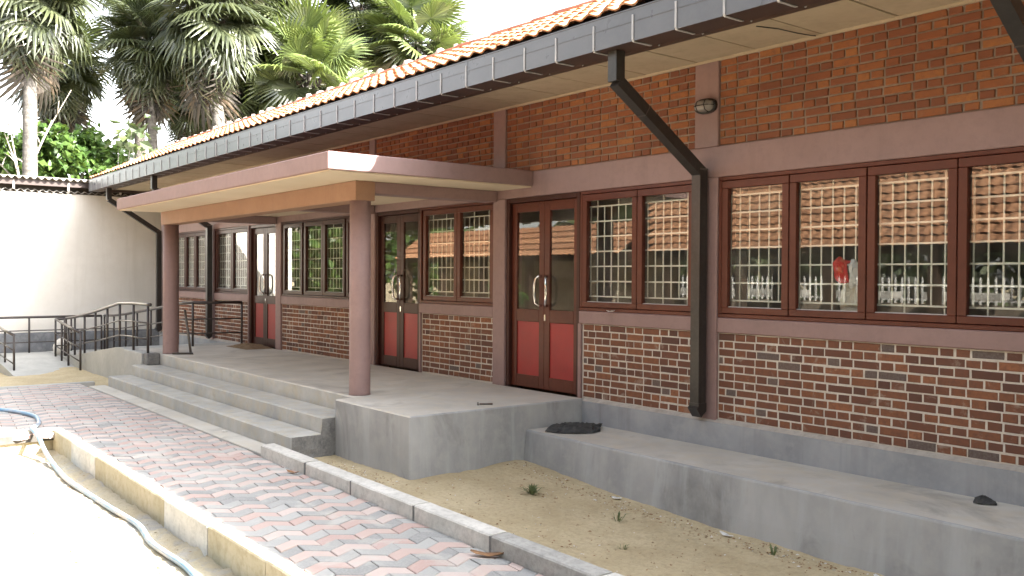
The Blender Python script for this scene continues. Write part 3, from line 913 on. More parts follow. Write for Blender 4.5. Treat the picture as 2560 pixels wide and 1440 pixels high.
pr.build('paving', [M_pav1, M_pav2], path, kind='stuff')
# pale edging line where the paving stops at the sand
mb = MB(); mb.box(-9.03, -8.925, -6.2, -2.62, -.62, -.497, .01); mb.build('edging_strip', M_ramp, path)

# ------------------------------------------------------------------ kerbs
def kerb(name, label, segs, yf, yb, zt, zb, mats, fill):
    t = thing(name, label, 'kerb', (segs[0][0], yf(segs[0][0]), zb))
    for i, (a, b) in enumerate(segs):
        n = max(3, int((b-a)/.06)); mb = MB(); dz = random.uniform(-.004, .004); dy = random.uniform(-.004, .004)
        rows = []
        for q in range(n+1):
            x = a+(b-a)*q/n
            e1 = .006*mnoise.noise(Vector((x*8, i, 1)))+.004*mnoise.noise(Vector((x*25, i, 2))); e2 = .006*mnoise.noise(Vector((x*9, i, 7)))
            f0, b0 = yf(x)+dy, yb(x)+dy; c = .008
            mb.v += [(x, f0, zb), (x, f0+e1*.3, zt+dz-c*1.3+e1*.4), (x, f0+c+abs(e1)*.8, zt+dz+e1*.3), (x, b0-c-abs(e2)*.6, zt+dz+e2*.3), (x, b0, zt+dz-c*1.3), (x, b0, zb)]
        for q in range(n):
            for k in range(5):
                s = q*6+k; mb.f.append([s, s+6, s+7, s+1]); mb.mi.append(0)
        mb.f.append([0, 1, 2, 3, 4, 5]); mb.mi.append(0); s = n*6; mb.f.append([s+5, s+4, s+3, s+2, s+1, s]); mb.mi.append(0)
        mb.build('kerb_stone', mats[i % len(mats)], t)
        if fill and i < len(segs)-1:
            j = MB(); nx = segs[i+1][0]
            j.box(b-.002, nx+.002, yf(b)-.003, yb(b)-.006, zb, zt-.006); j.build('mortar_joint', M_cement, t)
    return t
kx = [-1.55, -.53, .36, 1.345, 2.30, 3.3, 4.3, 5.3, 6.3, 7.3]
kerb('path_kerb', 'pale concrete kerb between the paved path and the sand strip', [(kx[i]+.012, kx[i+1]-.012) for i in range(len(kx)-1)],
     lambda x: -2.88-.018*(x+1.55), lambda x: -2.735-.018*(x+1.55), -.402, -.66, [M_kerb, M_kerb, M_kerb, M_kerb, M_kerbd], True)
lx = [-4.25, -3.36, -2.394, -1.339, -.295, .657, 1.65, 2.65, 3.65, 4.65]
LK = kerb('bed_kerb', 'sunlit concrete kerb bounding the sunken sand bed, beside the hose', [(lx[i]+.004, lx[i+1]-.004) for i in range(len(lx)-1)],
     lambda x: -4.19, lambda x: -4.082, -.492, -.9, [M_kerby, M_kerb, M_kerby], False)
mb = MB(); mb.box(-4.36, -4.2505, -7.2, -4.082, -.9, -.494, .010); mb.build('end_kerb_stone', M_kerby, LK)

# ------------------------------------------------------------------ ramp and rails
RP = thing('access_ramp', 'pale concrete switchback ramp rising to the far end of the platform', 'ramp', (-12, -1.5, -.6))
def rz(x): return 0 if x > -9.6 else max(-.45, -.0 - (-9.6-x)*.117)
mb = MB()
st = [(-9.1205, 0), (-9.6, 0), (-13.45, -.45), (-15.15, -.45)]
for a, b in zip(st[:-1], st[1:]):
    mb.add([(a[0], -2.12, a[1]), (a[0], -.0555, a[1]), (b[0], -.0555, b[1]), (b[0], -2.12, b[1]), (a[0], -2.12, -.95), (a[0], -.0555, -.95), (b[0], -.0555, -.95), (b[0], -2.12, -.95)],
           [(0, 1, 2, 3), (0, 3, 7, 4), (2, 1, 5, 6), (3, 2, 6, 7), (1, 0, 4, 5)])
mb.build('upper_run', M_ramp, RP)
mb = MB(); mb.box(-9.1205, -8.14, -2.12, -1.9005, -.95, -.001, .01); mb.build('ramp_head', M_ramp, RP)
mb = MB(); mb.box(-15.15, -14.0, -3.35, -2.1205, -.95, -.455); mb.build('landing', M_ramp, RP)
mb = MB(); a, b = (-14.0005, -.455), (-11.6, -.66)
mb.add([(a[0], -3.3, a[1]), (a[0], -2.1205, a[1]), (b[0], -2.1205, b[1]), (b[0], -3.3, b[1]), (a[0], -3.3, -.95), (b[0], -3.3, -.95), (b[0], -2.1205, -.95)], [(0, 3, 2, 1), (0, 4, 5, 3), (3, 5, 6, 2)])
mb.build('lower_run', M_ramp, RP)

def railing(label, posts, h=.78, extra=None):
    t = thing('handrail', label, 'handrail', posts[0], 'dark tube handrails of the ramp')
    for p in posts:
        mb = MB(); mb.tube([(p[0], p[1], p[2]-.02), (p[0], p[1], p[2]+h)], .021, 8); mb.build('post', M_rail, t, smooth=True)
    top = [(p[0], p[1], p[2]+h) for p in posts]
    if extra: top = extra(top)
    mb = MB(); mb.tube(top, .027, 10); mb.build('top_rail', M_rail, t, smooth=True)
    for fz in (.62, .29):
        mb = MB(); mb.tube([(p[0], p[1], p[2]+h*fz) for p in posts], .014, 6); mb.build('middle_rail', M_rail, t, smooth=True)
    return t
ax = [-8.015, -8.803, -9.62, -10.425, -11.25, -12.075, -12.87, -13.63]
azz = [-.002, -.004, -.022, -.12, -.222, -.31, -.39, -.445]
railing('dark handrail nearest the steps, from the left column down along the ramp edge', [(x, -2.05, z) for x, z in zip(ax, azz)],
        extra=lambda t: [(t[0][0]+.12, t[0][1], t[0][2])]+t)
railing('dark handrail returning from the ramp landing down to the sand in front', [(-13.7, -2.06, -.455), (-13.87, -2.2, -.47), (-13.30, -2.2, -.52), (-12.72, -2.2, -.567), (-11.75, -2.2, -.64)])
railing('short dark guard rail across the platform end beside the far red door', [(-8.98, -.13, 0), (-9.07, -.98, 0), (-9.95, -.95, -.04), (-10.75, -.95, -.12), (-11.58, -.95, -.20), (-12.5, -.95, -.28), (-13.32, -.95, -.355), (-14.24, -.95, -.42), (-15.0, -.955, -.447)], .765)
railing('dark handrail along the foot of the white wall behind the landing', [(-15.0, -1.02, -.45), (-15.0, -1.65, -.45), (-15.0, -2.49, -.45), (-15.0, -3.3, -.45), (-15.0, -4.1, -.45)], .765)
railing('dark handrail on the outer side of the lower ramp, cut by the left picture edge', [(-14.4, -3.2, -.60), (-13.45, -3.2, -.645), (-12.5, -3.2, -.69)], .775)

# ------------------------------------------------------------------ white boundary wall with corrugated sheets
WW = thing('white_wall', 'tall white plastered wall at the far end, topped by a corrugated sheet roof', 'wall', (-15.4, -1.5, -.6))
WX = -15.42
mb = MB(); mb.box(WX-.25, WX, -3.72, 4.5, -.05, 3.06, .01); mb.build('plaster_wall', M_white, WW)
mb = MB(); mb.box(WX-.25, WX+.045, -3.74, 4.5, -.9, -.055, .015); mb.build('wall_plinth', M_dplinth, WW)
def corr(xa, xb, za, zb, y0, y1, per=.146, amp=.026, t=.008):
    mb = MB(); n = int((y1-y0)/per*10)
    for i in range(n+1):
        y = y0+(y1-y0)*i/n; d = amp*math.sin(2*math.pi*y/per)
        mb.v += [(xa, y, za+d), (xb, y, zb+d), (xa, y, za+d-t), (xb, y, zb+d-t)]
    for i in range(n):
        q = i*4
        mb.f += [[q, q+4, q+5, q+1], [q+2, q+3, q+7, q+6], [q, q+2, q+6, q+4]]; mb.mi += [0, 0, 0]
    return mb
corr(-15.10, -19.5, 3.355, 3.75, -4.1, 4.6).build('roof_sheet', M_asb, WW, smooth=True)
mb = MB(); mb.box(-15.32, -15.22, -4.0, 4.5, 3.20, 3.325); mb.build('purlin', M_gutb, WW)
corr(-15.36, -15.47, 3.095, 3.125, -3.9, 4.5, .146, .022).build('gap_light_strip', M_asb, WW, smooth=True)  # solid wavy strip stands in for light through the corrugation gaps
for y in (-2.75, -1.66, -.55):
    mb = MB(); mb.box(-15.25, -15.205, y-.02, y+.02, 3.10, 3.30, .004); mb.build('bracket', M_asb, WW)
mb = MB(); mb.box(WX-.25, WX-.02, -3.72, 4.5, 3.061, 3.30); mb.build('wall_head', M_dark, WW)

# ------------------------------------------------------------------ hose, stick, small things
def zg(x, y): return gz(x, y)
hp = [(-7.6, -4.75, -.49), (-6.6, -4.52, -.49), (-6.05, -4.28, -.49), (-5.5, -4.16, -.488), (-5.15, -4.17, -.488), (-4.75, -4.24, -.487), (-4.42, -4.36, -.474), (-4.3, -4.39, -.470),
      (-4.18, -4.39, -.478), (-4.02, -4.375, -.52), (-3.84, -4.37, -.60), (-3.6, -4.365, -.67)]
for x in [-3.2, -2.8, -2.4, -2.0, -1.6, -1.2, -.8, -.4, 0, .4, .8, 1.2, 1.7, 2.4, 3.2]:
    y = -4.375-.03*math.sin(x*1.9)-.012*math.sin(x*5+1); hp.append((x, y, zg(x, y)+.021))
def catmull(pts, m=6):
    P = [Vector(p) for p in pts]; out = []
    for i in range(len(P)-1):
        p0, p1, p2, p3 = P[max(i-1, 0)], P[i], P[i+1], P[min(i+2, len(P)-1)]
        for k in range(m):
            t = k/m
            out.append(.5*((2*p1)+(p2-p0)*t+(2*p0-5*p1+4*p2-p3)*t*t+(3*p1-p0-3*p2+p3)*t**3))
    out.append(P[-1]); return out
mb = MB(); mb.tube(catmull(hp), .023, 10); tag(mb.build('garden_hose', M_hose, smooth=True), 'faded blue garden hose trailing over the kerb and along the sunken sand bed', 'hose')
mb = MB(); q = [(-2.603, -4.95, zg(-2.6, -4.95)+.012), (-2.63, -4.86, zg(-2.63, -4.86)+.014), (-2.676, -4.747, zg(-2.676, -4.747)+.012)]
mb.tube(q, .009, 6); tag(mb.build('plastic_strip', M_hose, smooth=True), 'short blue-grey strip lying on the sunlit sand by itself', 'strip')

def cloth(name, pts, mat, label, cat, seed, th=.012):
    """crumpled cloth: grid of control rows with heights"""
    mb = MB(); nr, nc = len(pts), len(pts[0]); F = 7
    rg = random.Random(seed); NR, NCc = (nr-1)*F+1, (nc-1)*F+1
    def sample(u, v):
        i, j = min(int(u), nr-2), min(int(v), nc-2); a, b = u-i, v-j
        a = a*a*(3-2*a); b = b*b*(3-2*b)
        P = [Vector(pts[i][j]), Vector(pts[i][j+1]), Vector(pts[i+1][j]), Vector(pts[i+1][j+1])]
        return (P[0]*(1-b)+P[1]*b)*(1-a)+(P[2]*(1-b)+P[3]*b)*a
    for i in range(NR):
        for j in range(NCc):
            p = sample(i/F, j/F); e = 0 if i in (0, NR-1) or j in (0, NCc-1) else 1
            q = p*(.3/th*.09)*9
            rdg = 1-2*abs(mnoise.noise(Vector((q.x*1.6+q.y*.5, q.y*1.6, q.z+seed+5))))
            nz = Vector((mnoise.noise(Vector((i*.5, j*.5, seed))), mnoise.noise(Vector((i*.5, j*.5, seed+9))), .75*rdg+.4*mnoise.noise(Vector((i*.5, j*.5, seed+2)))))
            v = p+nz*th*(1 if e else .0)
            if p.z < 0: v.z = max(v.z, -.243+.012*abs(nz.z)*e)
            mb.v.append(tuple(v))
    for i in range(NR-1):
        for j in range(NCc-1):
            q = i*NCc+j; mb.f.append([q, q+1, q+NCc+1, q+NCc]); mb.mi.append(0)
    o = mb.build(name, mat, smooth=True)
    s = o.modifiers.new('thick', 'SOLIDIFY'); s.thickness = .004
    return tag(o, label, cat)
zl = -.248
cloth('cloth_rag', [[(x, y, zl+(z-zl)*.72) for x, y, z in r] for r in [[(.22, -.74, zl+.004), (.36, -.70, zl+.004), (.48, -.58, zl+.004), (.56, -.42, zl+.004), (.52, -.28, zl+.004)],
                    [(.16, -.66, zl+.025), (.30, -.60, zl+.05), (.42, -.50, zl+.055), (.48, -.36, zl+.035), (.44, -.22, zl+.04)],
                    [(.12, -.56, zl+.04), (.24, -.50, zl+.085), (.34, -.40, zl+.085), (.40, -.28, zl+.075), (.40, -.15, zl+.05)],
                    [(.08, -.46, zl+.004), (.18, -.38, zl+.004), (.26, -.28, zl+.004), (.32, -.18, zl+.004), (.34, -.10, zl+.004)]]],
      M_black, 'crumpled black rag lying on the ledge close to the platform', 'rag', 3, .024)
def shr(rows, c, k): return [[(c[0]+(x-c[0])*k, c[1]+(y-c[1])*k, c[2]+(z-c[2])*k) for x, y, z in r] for r in rows]
cloth('cloth_rag', shr([[(4.06, -.25, zl+.004), (4.13, -.25, zl+.004), (4.22, -.20, zl+.004), (4.27, -.16, zl+.004)],
                    [(4.05, -.20, zl+.04), (4.12, -.19, zl+.085), (4.19, -.16, zl+.05), (4.26, -.13, zl+.02)],
                    [(4.06, -.15, zl+.05), (4.12, -.13, zl+.07), (4.18, -.11, zl+.04), (4.23, -.09, zl+.012)],
                    [(4.08, -.10, zl+.004), (4.13, -.09, zl+.004), (4.17, -.08, zl+.004), (4.21, -.07, zl+.004)]], (4.10, -.20, zl+.003), .62),
      M_black, 'small black rag on the ledge under the right-hand part of the four-pane window', 'rag', 5, .012)
def inpt(x, z, y=.11): return (x, y, z)
cloth('red_cloth', [[(2.80, .105, 1.395), (2.855, .10, 1.43), (2.92, .105, 1.395), (2.955, .11, 1.39)],
                    [(2.81, .075, 1.37), (2.86, .06, 1.40), (2.905, .068, 1.375), (2.93, .08, 1.37)],
                    [(2.825, .07, 1.29), (2.87, .055, 1.31), (2.91, .06, 1.30), (2.945, .07, 1.29)],
                    [(2.84, .075, 1.245), (2.88, .062, 1.222), (2.92, .066, 1.218), (2.955, .075, 1.23)]],
      M_redcl, 'red cloth hung on the white grille in the second pane of the four-pane window', 'cloth', 8, .008)
cloth('grey_cloth', [[(2.955, .105, 1.40), (2.985, .09, 1.41), (3.02, .10, 1.385), (3.04, .11, 1.36)],
                     [(2.95, .075, 1.35), (2.985, .06, 1.36), (3.02, .07, 1.33), (3.05, .08, 1.30)],
                     [(2.965, .07, 1.28), (2.985, .058, 1.27), (3.02, .066, 1.26), (3.07, .078, 1.235)],
                     [(2.955, .075, 1.20), (2.98, .065, 1.175), (3.02, .07, 1.215), (3.08, .078, 1.225)]],
      M_whcl, 'pale grey cloth hung on the grille beside the red cloth', 'cloth', 11, .009)
cloth('hanging_sack', [[(2.87, .135, 1.235), (2.94, .13, 1.24), (3.02, .13, 1.235), (3.10, .135, 1.235)],
                       [(2.855, .125, 1.15), (2.94, .118, 1.15), (3.02, .12, 1.15), (3.11, .125, 1.15)],
                       [(2.845, .125, 1.04), (2.93, .116, 1.04), (3.02, .12, 1.04), (3.12, .122, 1.04)],
                       [(2.85, .13, .955), (2.93, .122, .955), (3.02, .124, .955), (3.12, .13, .955)]],
      M_sack, 'pale woven sack standing behind the grille below the red cloth', 'sack', 13, .010)
# steel scraper leaning by the left column
T = thing('floor_scraper', 'long-handled steel scraper leaning against the left column', 'scraper', (-7.5, -1.65, 0))
mb = MB(); mb.sweep((.045, .006), [(-7.60, -1.80, .012), (-7.43, -1.53, .012)], Vector((.846, -.533, 0)).cross(Vector((0, 0, 1)))*0+Vector((0, 0, 1))*.35+Vector((.3, -.19, 0))); mb.build('blade', M_steel, T)
mb = MB(); mb.tube([(-7.452, -1.56, .015), (-7.62, -1.60, .70)], .020, 8); mb.build('handle', M_steel, T, smooth=True)
# loose bolt on the platform
T = thing('iron_bolt', 'rusty iron bolt lying on the platform near its right corner', 'bolt', (-.19, -1.16, 0))
mb = MB(); mb.tube([(-.225, -1.20, .012), (-.16, -1.09, .011)], .009, 6); mb.build('shank', M_steel, T, smooth=True)
mb = MB(); mb.tube([(-.228, -1.206, .014), (-.236, -1.22, .014)], .017, 6); mb.build('head', M_steel, T)
# heap of coir sacking before the far door
mb = MB(); N = 22; Mr = 12
for i in range(N+1):
    for j in range(Mr+1):
        u, v = i/N, j/Mr; x = -8.75+.95*u; y = -.52+.50*v
        e = math.sin(math.pi*u)**.6*math.sin(math.pi*v)**.6
        mb.v.append((x, y, .002+e*(.06+.04*mnoise.noise(Vector((x*7, y*7, 1)))+.025*mnoise.noise(Vector((x*24, y*10, 2))))))
for i in range(N):
    for j in range(Mr):
        q = i*(Mr+1)+j; mb.f.append([q, q+Mr+1, q+Mr+2, q+1]); mb.mi.append(0)
tag(mb.build('coir_sacking', M_mat, smooth=False), 'brown coir sacking heaped on the threshold of the far red door', 'sacking')
# white stone by the wall
mb = MB(); N, Mr = 14, 9
for a in range(Mr):
    for b in range(N):
        th, ph = math.pi*a/(Mr-1), 2*math.pi*b/N; rr_ = 1+.12*mnoise.noise(Vector((math.cos(ph)*1.4+a*.2, math.sin(ph)*1.4, a*.3)))
        mb.v.append((-14.1+.20*math.sin(th)*math.cos(ph)*rr_, -2.03+.17*math.sin(th)*math.sin(ph)*rr_, -.30+.19*math.cos(th)*rr_))
for a in range(Mr-1):
    for b in range(N): mb.f.append([a*N+b, (a+1)*N+b, (a+1)*N+(b+1) % N, a*N+(b+1) % N]); mb.mi.append(0)
tag(mb.build('white_stone', M_stone, smooth=True), 'rounded whitewashed stone on the ramp landing at the wall foot', 'stone')

# weeds, leaves and litter on the sand
def weed(x, y, n, hgt, seed, label, grp=None, spread=.8):
    rg = random.Random(seed); mb = MB(); z0 = zg(x, y)
    for i in range(n):
        a = rg.uniform(0, 6.28); t = rg.uniform(.15, spread); h = hgt*rg.uniform(.5, 1.1); wd = rg.uniform(.004, .009)
        d = Vector((math.cos(a), math.sin(a), 0)); s = Vector((-d.y, d.x, 0))*wd
        b0 = Vector((x, y, z0))+d*rg.uniform(0, .03)
        p1 = b0+d*h*t*.5+Vector((0, 0, h*.7*(1-t*.4))); p2 = b0+d*h*t*1.1+Vector((0, 0, h*(1-t*.65)))
        mb.add([b0-s*.6, b0+s*.6, p1+s, p1-s, p2], [(0, 1, 2, 3), (3, 2, 4)])
    return tag(mb.build('weed_tuft', M_grass), label, 'weed', grp)
weed(.98, -1.52, 46, .12, 1, 'largest green weed tuft on the sand strip in front of the ledge corner', None, 1.15)
weed(1.88, -1.39, 8, .11, 2, 'thin upright weed near the ledge foot, right of the large tuft')
weed(2.37, -1.83, 7, .06, 3, 'small weed in the middle of the sand strip')
weed(3.11, -1.09, 9, .09, 4, 'spiky weed against the ledge foot near the lower right')
def scrap(name, x, y, z, w_, h_, mat, label, cat, seed, rot):
    rg = random.Random(seed); mb = MB(); N = 5
    for i in range(N+1):
        for j in range(3):
            u, v = i/N-.5, j/2-.5
            wd = math.sqrt(max(.05, 1-(2*u)**2))
            mb.v.append((u*w_, v*h_*wd, .004+.25*h_*(abs(v)*.9)+rg.uniform(0, .008)+.35*w_*u*u))
    for i in range(N):
        for j in range(2):
            q = i*3+j; mb.f.append([q, q+3, q+4, q+1]); mb.mi.append(0)
    me = mb.mesh(name, mat, True)
    o = link(name, me, mw=Matrix.Translation((x, y, z)) @ Matrix.Rotation(rot, 4, 'Z'))
    s = o.modifiers.new('thick', 'SOLIDIFY'); s.thickness = .002
    return tag(o, label, cat)
scrap('dry_leaf', 2.36, -3.02, PATH_Z+.004, .22, .07, M_litter, 'curled brown dry leaf lying on the pavers against the kerb', 'leaf', 1, .7)
scrap('dry_leaf', -.62, -2.97, PATH_Z+.004, .16, .04, M_litter, 'thin dry leaf on the pavers beside the first kerb joint', 'leaf', 2, .3)
scrap('paper_scrap', .42, -.06, .906, .10, .05, M_pap, 'white paper scrap on the sill of the two-pane window', 'paper', 3, .1)
scrap('paper_scrap', -2.95, -2.71, -.487, .06, .05, M_pap, 'crumpled white paper on the strip below the steps', 'paper', 4, 1.)
scrap('paper_scrap', 2.62, -.99, zg(2.62, -.99)+.004, .14, .04, M_pap, 'long white paper scrap at the foot of the ledge', 'paper', 5, -.15)
scrap('paper_scrap', 1.42, -.95, zg(1.42, -.95)+.004, .09, .05, M_pap, 'crumpled pale paper at the ledge foot, nearer the platform', 'paper', 6, .3)
scrap('paper_scrap', 3.85, -.99, zg(3.85, -.99)+.004, .12, .05, M_pap, 'white scrap at the ledge foot near the bottom of the picture', 'paper', 7, -.4)
mb = MB(); rg = random.Random(4)
for i in range(1500):
    x = rg.uniform(-1.2, 5.0); y = rg.choice([rg.uniform(-2.7, -1.0), rg.uniform(-1.15, -.93)]) if x > .1 else rg.uniform(-2.7, -2.25)
    if y > -2.2 and x < .06: continue
    z = zg(x, y)+.002; a = rg.uniform(0, 6.28); s = rg.uniform(.004, .016); e = rg.uniform(.25, .6)
    d = Vector((math.cos(a), math.sin(a), 0))*s; c = Vector((-d.y, d.x, 0))*e
    p = Vector((x, y, z)); hh = Vector((0, 0, rg.uniform(.002, .008)))
    mb.cur = rg.choice([0, 0, 0, 1])
    mb.add([p-d, p+c+hh, p+d, p-c+hh*.4], [(0, 1, 2, 3)][:1] and [(0, 3, 2), (0, 2, 1)])
for i in range(500):
    x = rg.uniform(-4.1, 2.2); y = rg.uniform(-5.6, -4.22); z = zg(x, y)+.002; a = rg.uniform(0, 6.28); s = rg.uniform(.004, .018)
    d = Vector((math.cos(a), math.sin(a), 0))*s; c = Vector((-d.y, d.x, 0))*rg.uniform(.3, .7); p = Vector((x, y, z)); hh = Vector((0, 0, rg.uniform(.002, .012)))
    mb.cur = rg.choice([0, 2, 2]); mb.add([p-d, p+c+hh, p+d, p-c+hh*.4], [(0, 3, 2), (0, 2, 1)])
mb.build('ground_litter', [M_litter, M_pap, M_sandb], kind='stuff')['label'] = 'scattered twigs, leaf crumbs and clods on the sand'

# ------------------------------------------------------------------ palms
def frond_mesh(seed, mat, nb=34, spread=150, pet=.75, rad=1.15, droop=.35, fold=.30):
    """palmyra fan leaf: petiole along +X, pleated fan joined near the hub, split drooping tips"""
    rg = random.Random(seed); mb = MB()
    mb.tube([(0, 0, 0), (pet*.5, 0, .03), (pet, 0, 0)], [.035, .024, .02], 5, flat=.6)
    hub = Vector((pet, 0, 0))
    for i in range(nb):
        t = (i+.5)/nb*2-1; a = R(spread)*t
        da = R(spread)/nb
        L = rad*(1-.30*abs(t)**2)*rg.uniform(.88, 1.06)
        cup = .16*rad*(1-abs(t))
        def pt(r_, ang, lift): 
            d = droop*(r_/rad)**2.4*rad
            return hub+Vector((math.cos(ang)*r_, math.sin(ang)*r_*.96, lift+cup*math.sin(min(1, r_/rad)*2.2)*.6-d))
        j = rg.uniform(-.05, .05)
        r1, r2 = L*.55, L
        ridge = .030
        v = [hub, pt(r1, a-da, 0), pt(r1, a, ridge), pt(r1, a+da, 0), pt(L*.8, a+j*.4-da*.42, -.02), pt(L*.8, a+j*.4, .012-.02), pt(L*.8, a+j*.4+da*.42, -.02), pt(r2, a+j, -.10*rg.random())]
        mb.add(v, [(0, 1, 2), (0, 2, 3), (1, 4, 5, 2), (2, 5, 6, 3), (4, 7, 5), (5, 7, 6)])
    return mb.mesh('frond', mat)
FR = {'g': [frond_mesh(10+i, M_frond) for i in range(3)],
      'y': [frond_mesh(20+i, M_frondy, droop=.18, pet=1.0) for i in range(3)],
      'd': [frond_mesh(30+i, M_frondd, nb=22, spread=110, droop=.9, pet=.6, rad=1.05) for i in range(2)]}
def palm(label, base, top, rt_, size, n, seed, ymix=.2, elmin=-55, elmax=80, dead=4, pref=None):
    rg = random.Random(seed); top = Vector(top)
    b = Vector((base[0], base[1], -.75))
    t = thing('palmyra_palm', label, 'palm', b, 'palms behind the building')
    mb = MB(); N = 14; pts = []; rs = []
    for i in range(N+1):
        u = i/N; p = b.lerp(top, u)+Vector((.12*math.sin(u*3), .10*math.sin(u*2.1+1), 0))*(1-u)
        pts.append(p); rs.append(rt_*(1.25-.35*u)*(1+.06*(i % 2)))
    mb.tube(pts, rs, 12); mb.build('trunk', M_trunk, t, smooth=True)
    # boot of old leaf bases below the crown
    mb = MB()
    for i in range(26):
        a = i*2.4; z = -1.3*size*(i/26); d = Vector((math.cos(a), math.sin(a), 0))
        q = top+Vector((0, 0, z-.1)); mb.tube([q+d*rt_*.6, q+d*(rt_+.12)+Vector((0, 0, .12)), q+d*(rt_+.26)+Vector((0, 0, .34))], [.06, .05, .03], 5)
    mb.build('leaf_bases', M_frondd, t)
    ga = 2.39996
    for i in range(n):
        u = (i+.5)/n
        el = elmax+(elmin-elmax)*u**.8+rg.uniform(-9, 9)
        az = i*ga+rg.uniform(-.3, .3)
        kind = 'y' if (u < ymix) else 'g'
        me = rg.choice(FR[kind])
        s = size*rg.uniform(.88, 1.1)*(1.0 if u > .12 else .85)
        m = Matrix.Translation(top+Vector((0, 0, .25*size*(1-2*u)))) @ Matrix.Rotation(az, 4, 'Z') @ Matrix.Rotation(-R(el), 4, 'Y') @ Matrix.Rotation(rg.uniform(-.5, .5)*(2.2 if ymix > .5 else 1), 4, 'X') @ Matrix.Scale(s, 4)
        link('frond', me, t, mw=m)
    for i in range(dead):
        az = rg.uniform(0, 6.28); el = rg.uniform(-86, -64)
        m = Matrix.Translation(top+Vector((0, 0, -.35*size-rg.uniform(0, .9)*size))) @ Matrix.Rotation(az, 4, 'Z') @ Matrix.Rotation(-R(el), 4, 'Y') @ Matrix.Rotation(rg.uniform(-.9, .9), 4, 'X') @ Matrix.Scale(size*rg.uniform(.9, 1.1), 4)
        link('dry_frond', rg.choice(FR['d']), t, mw=m)
    return t
def at(px, py, d):
    return CAMP+(fw+rt2*((px-1280)/FPX)-up2*((py-720)/FPX))*d
def P(label, px, py, d, rt_, size, n, seed, bpx=None, **k):
    top = at(px, py, d); b = at(bpx if bpx is not None else px, 700, d*1.0)
    return palm(label, (b.x, b.y), top, rt_, size, n, seed, **k)
P('tall palm with a thick pale trunk rising behind the leafy tree above the white wall', 78, -30, 24, .165, 1.12, 46, 1, bpx=60, dead=4, elmin=-82)
P('palm behind the tall trunk, its drooping crown hanging over the leafy tree', 150, 165, 28, .16, .95, 44, 2, bpx=150, dead=6, elmin=-75)
P('dark slender palm with a ragged skirt, left of the palm thicket', 368, 110, 27, .13, .92, 46, 3, bpx=402, dead=9, elmin=-78, ymix=.05)
P('palm with silvery hanging fronds in the middle of the thicket', 535, 40, 26, .17, 1.12, 56, 4, bpx=560, dead=9, elmin=-84, ymix=.1)
P('shaded palm with a dark dry skirt low behind the ridge', 610, 235, 28, .17, .95, 44, 5, dead=12, elmin=-80, ymix=.03)
P('young bright green fan palm standing over the tiled ridge', 775, 185, 27.5, .2, 1.06, 40, 6, dead=4, ymix=.75, elmin=-45)
P('young fan palm closest to the open sky, over the right part of the ridge', 1040, 110, 29, .2, 1.04, 38, 7, dead=6, ymix=.7, elmin=-45)
P('palm crown cut by the top picture edge between the two young palms', 905, 15, 31, .2, 1.15, 40, 8, dead=6, ymix=.4, elmin=-60)
P('palm crown cut by the top picture edge above the slender dark palm', 345, -70, 31, .16, 1.0, 36, 9, dead=2, elmin=-65)
P('small dark palm low between the slender palm and the thicket', 478, 255, 32, .14, .8, 34, 10, dead=8, elmin=-70, ymix=.1)
P('palm crown cut by the top picture edge above the silvery palm', 655, -25, 30, .17, 1.05, 40, 11, dead=10, elmin=-75, ymix=.2)
P('dark palm filling the gap behind the young bright palm', 690, 160, 33, .17, 1.1, 44, 12, dead=14, elmin=-80, ymix=.05)
P('palm between the two young palms with fronds touching the ridge', 925, 165, 32, .17, 1.0, 40, 13, dead=8, elmin=-60, ymix=.3)

# ------------------------------------------------------------------ broadleaf trees
def leaf_tree(label, base, crown_c, rad, n, seed, mat, name='leafy_tree', lsz=.16, limbs=6, grp=None, trunk_r=.12, clumps=26):
    rg = random.Random(seed)
    b = Vector(base); c = Vector(crown_c)
    t = thing(name, label, 'tree', b, grp)
    mb = MB(); fork = b.lerp(c, .55)
    mb.tube([b, b.lerp(fork, .5)+Vector((.08, .05, 0)), fork], [trunk_r, trunk_r*.85, trunk_r*.7], 9)
    cl = []
    for i in range(clumps):
        while True:
            p = Vector((rg.uniform(-1, 1), rg.uniform(-1, 1), rg.uniform(-1, 1)))
            if .25 < p.length < 1: break
        cl.append(c+Vector((p.x*rad[0], p.y*rad[1], p.z*rad[2])))
    for i in range(limbs):
        e = cl[i]; mb.tube([fork, fork.lerp(e, .5)+Vector((rg.uniform(-.2, .2), rg.uniform(-.2, .2), .2)), e], [trunk_r*.5, trunk_r*.3, trunk_r*.08], 6)
    mb.build('trunk', M_bark if mat is M_leaf else M_trunk, t, smooth=True)
    mb = MB(); rm = sum(rad)/3
    for i in range(n):
        cc = cl[rg.randrange(clumps)]; p = cc+Vector((rg.gauss(0, 1), rg.gauss(0, 1), rg.gauss(0, .8)))*rm*.17
        d = Vector((rg.gauss(0, 1), rg.gauss(0, 1), rg.gauss(-.3, .7))).normalized(); s = d.cross(Vector((rg.gauss(0, 1), rg.gauss(0, 1), rg.gauss(0, 1)))).normalized()
        L = lsz*rg.uniform(.6, 1.25); W = L*.36
        q = d.cross(s)*L*.10
        mb.add([p, p+d*L*.45+s*W-q, p+d*L, p+d*L*.45-s*W-q, p+d*L*.45+q], [(0, 1, 4), (1, 2, 4), (2, 3, 4), (3, 0, 4)])
    mb.build('crown', mat, t)
    return t
c = at(165, 395, 26)
leaf_tree('bright green broad-leaved tree above the corrugated roof at the left', (c.x-.3, c.y+.1, -.75), c+Vector((-.2, .15, -.25)), (1.1, 1.5, 1.0), 2800, 3, M_leaf, lsz=.30, clumps=34)
c = at(30, 420, 27)
leaf_tree('yellowish leafy shrub tree at the left picture edge behind the wall', (c.x, c.y, -.75), c, (1.0, 1.1, 1.1), 1300, 5, M_leaf, lsz=.26)
c = at(268, 425, 26)
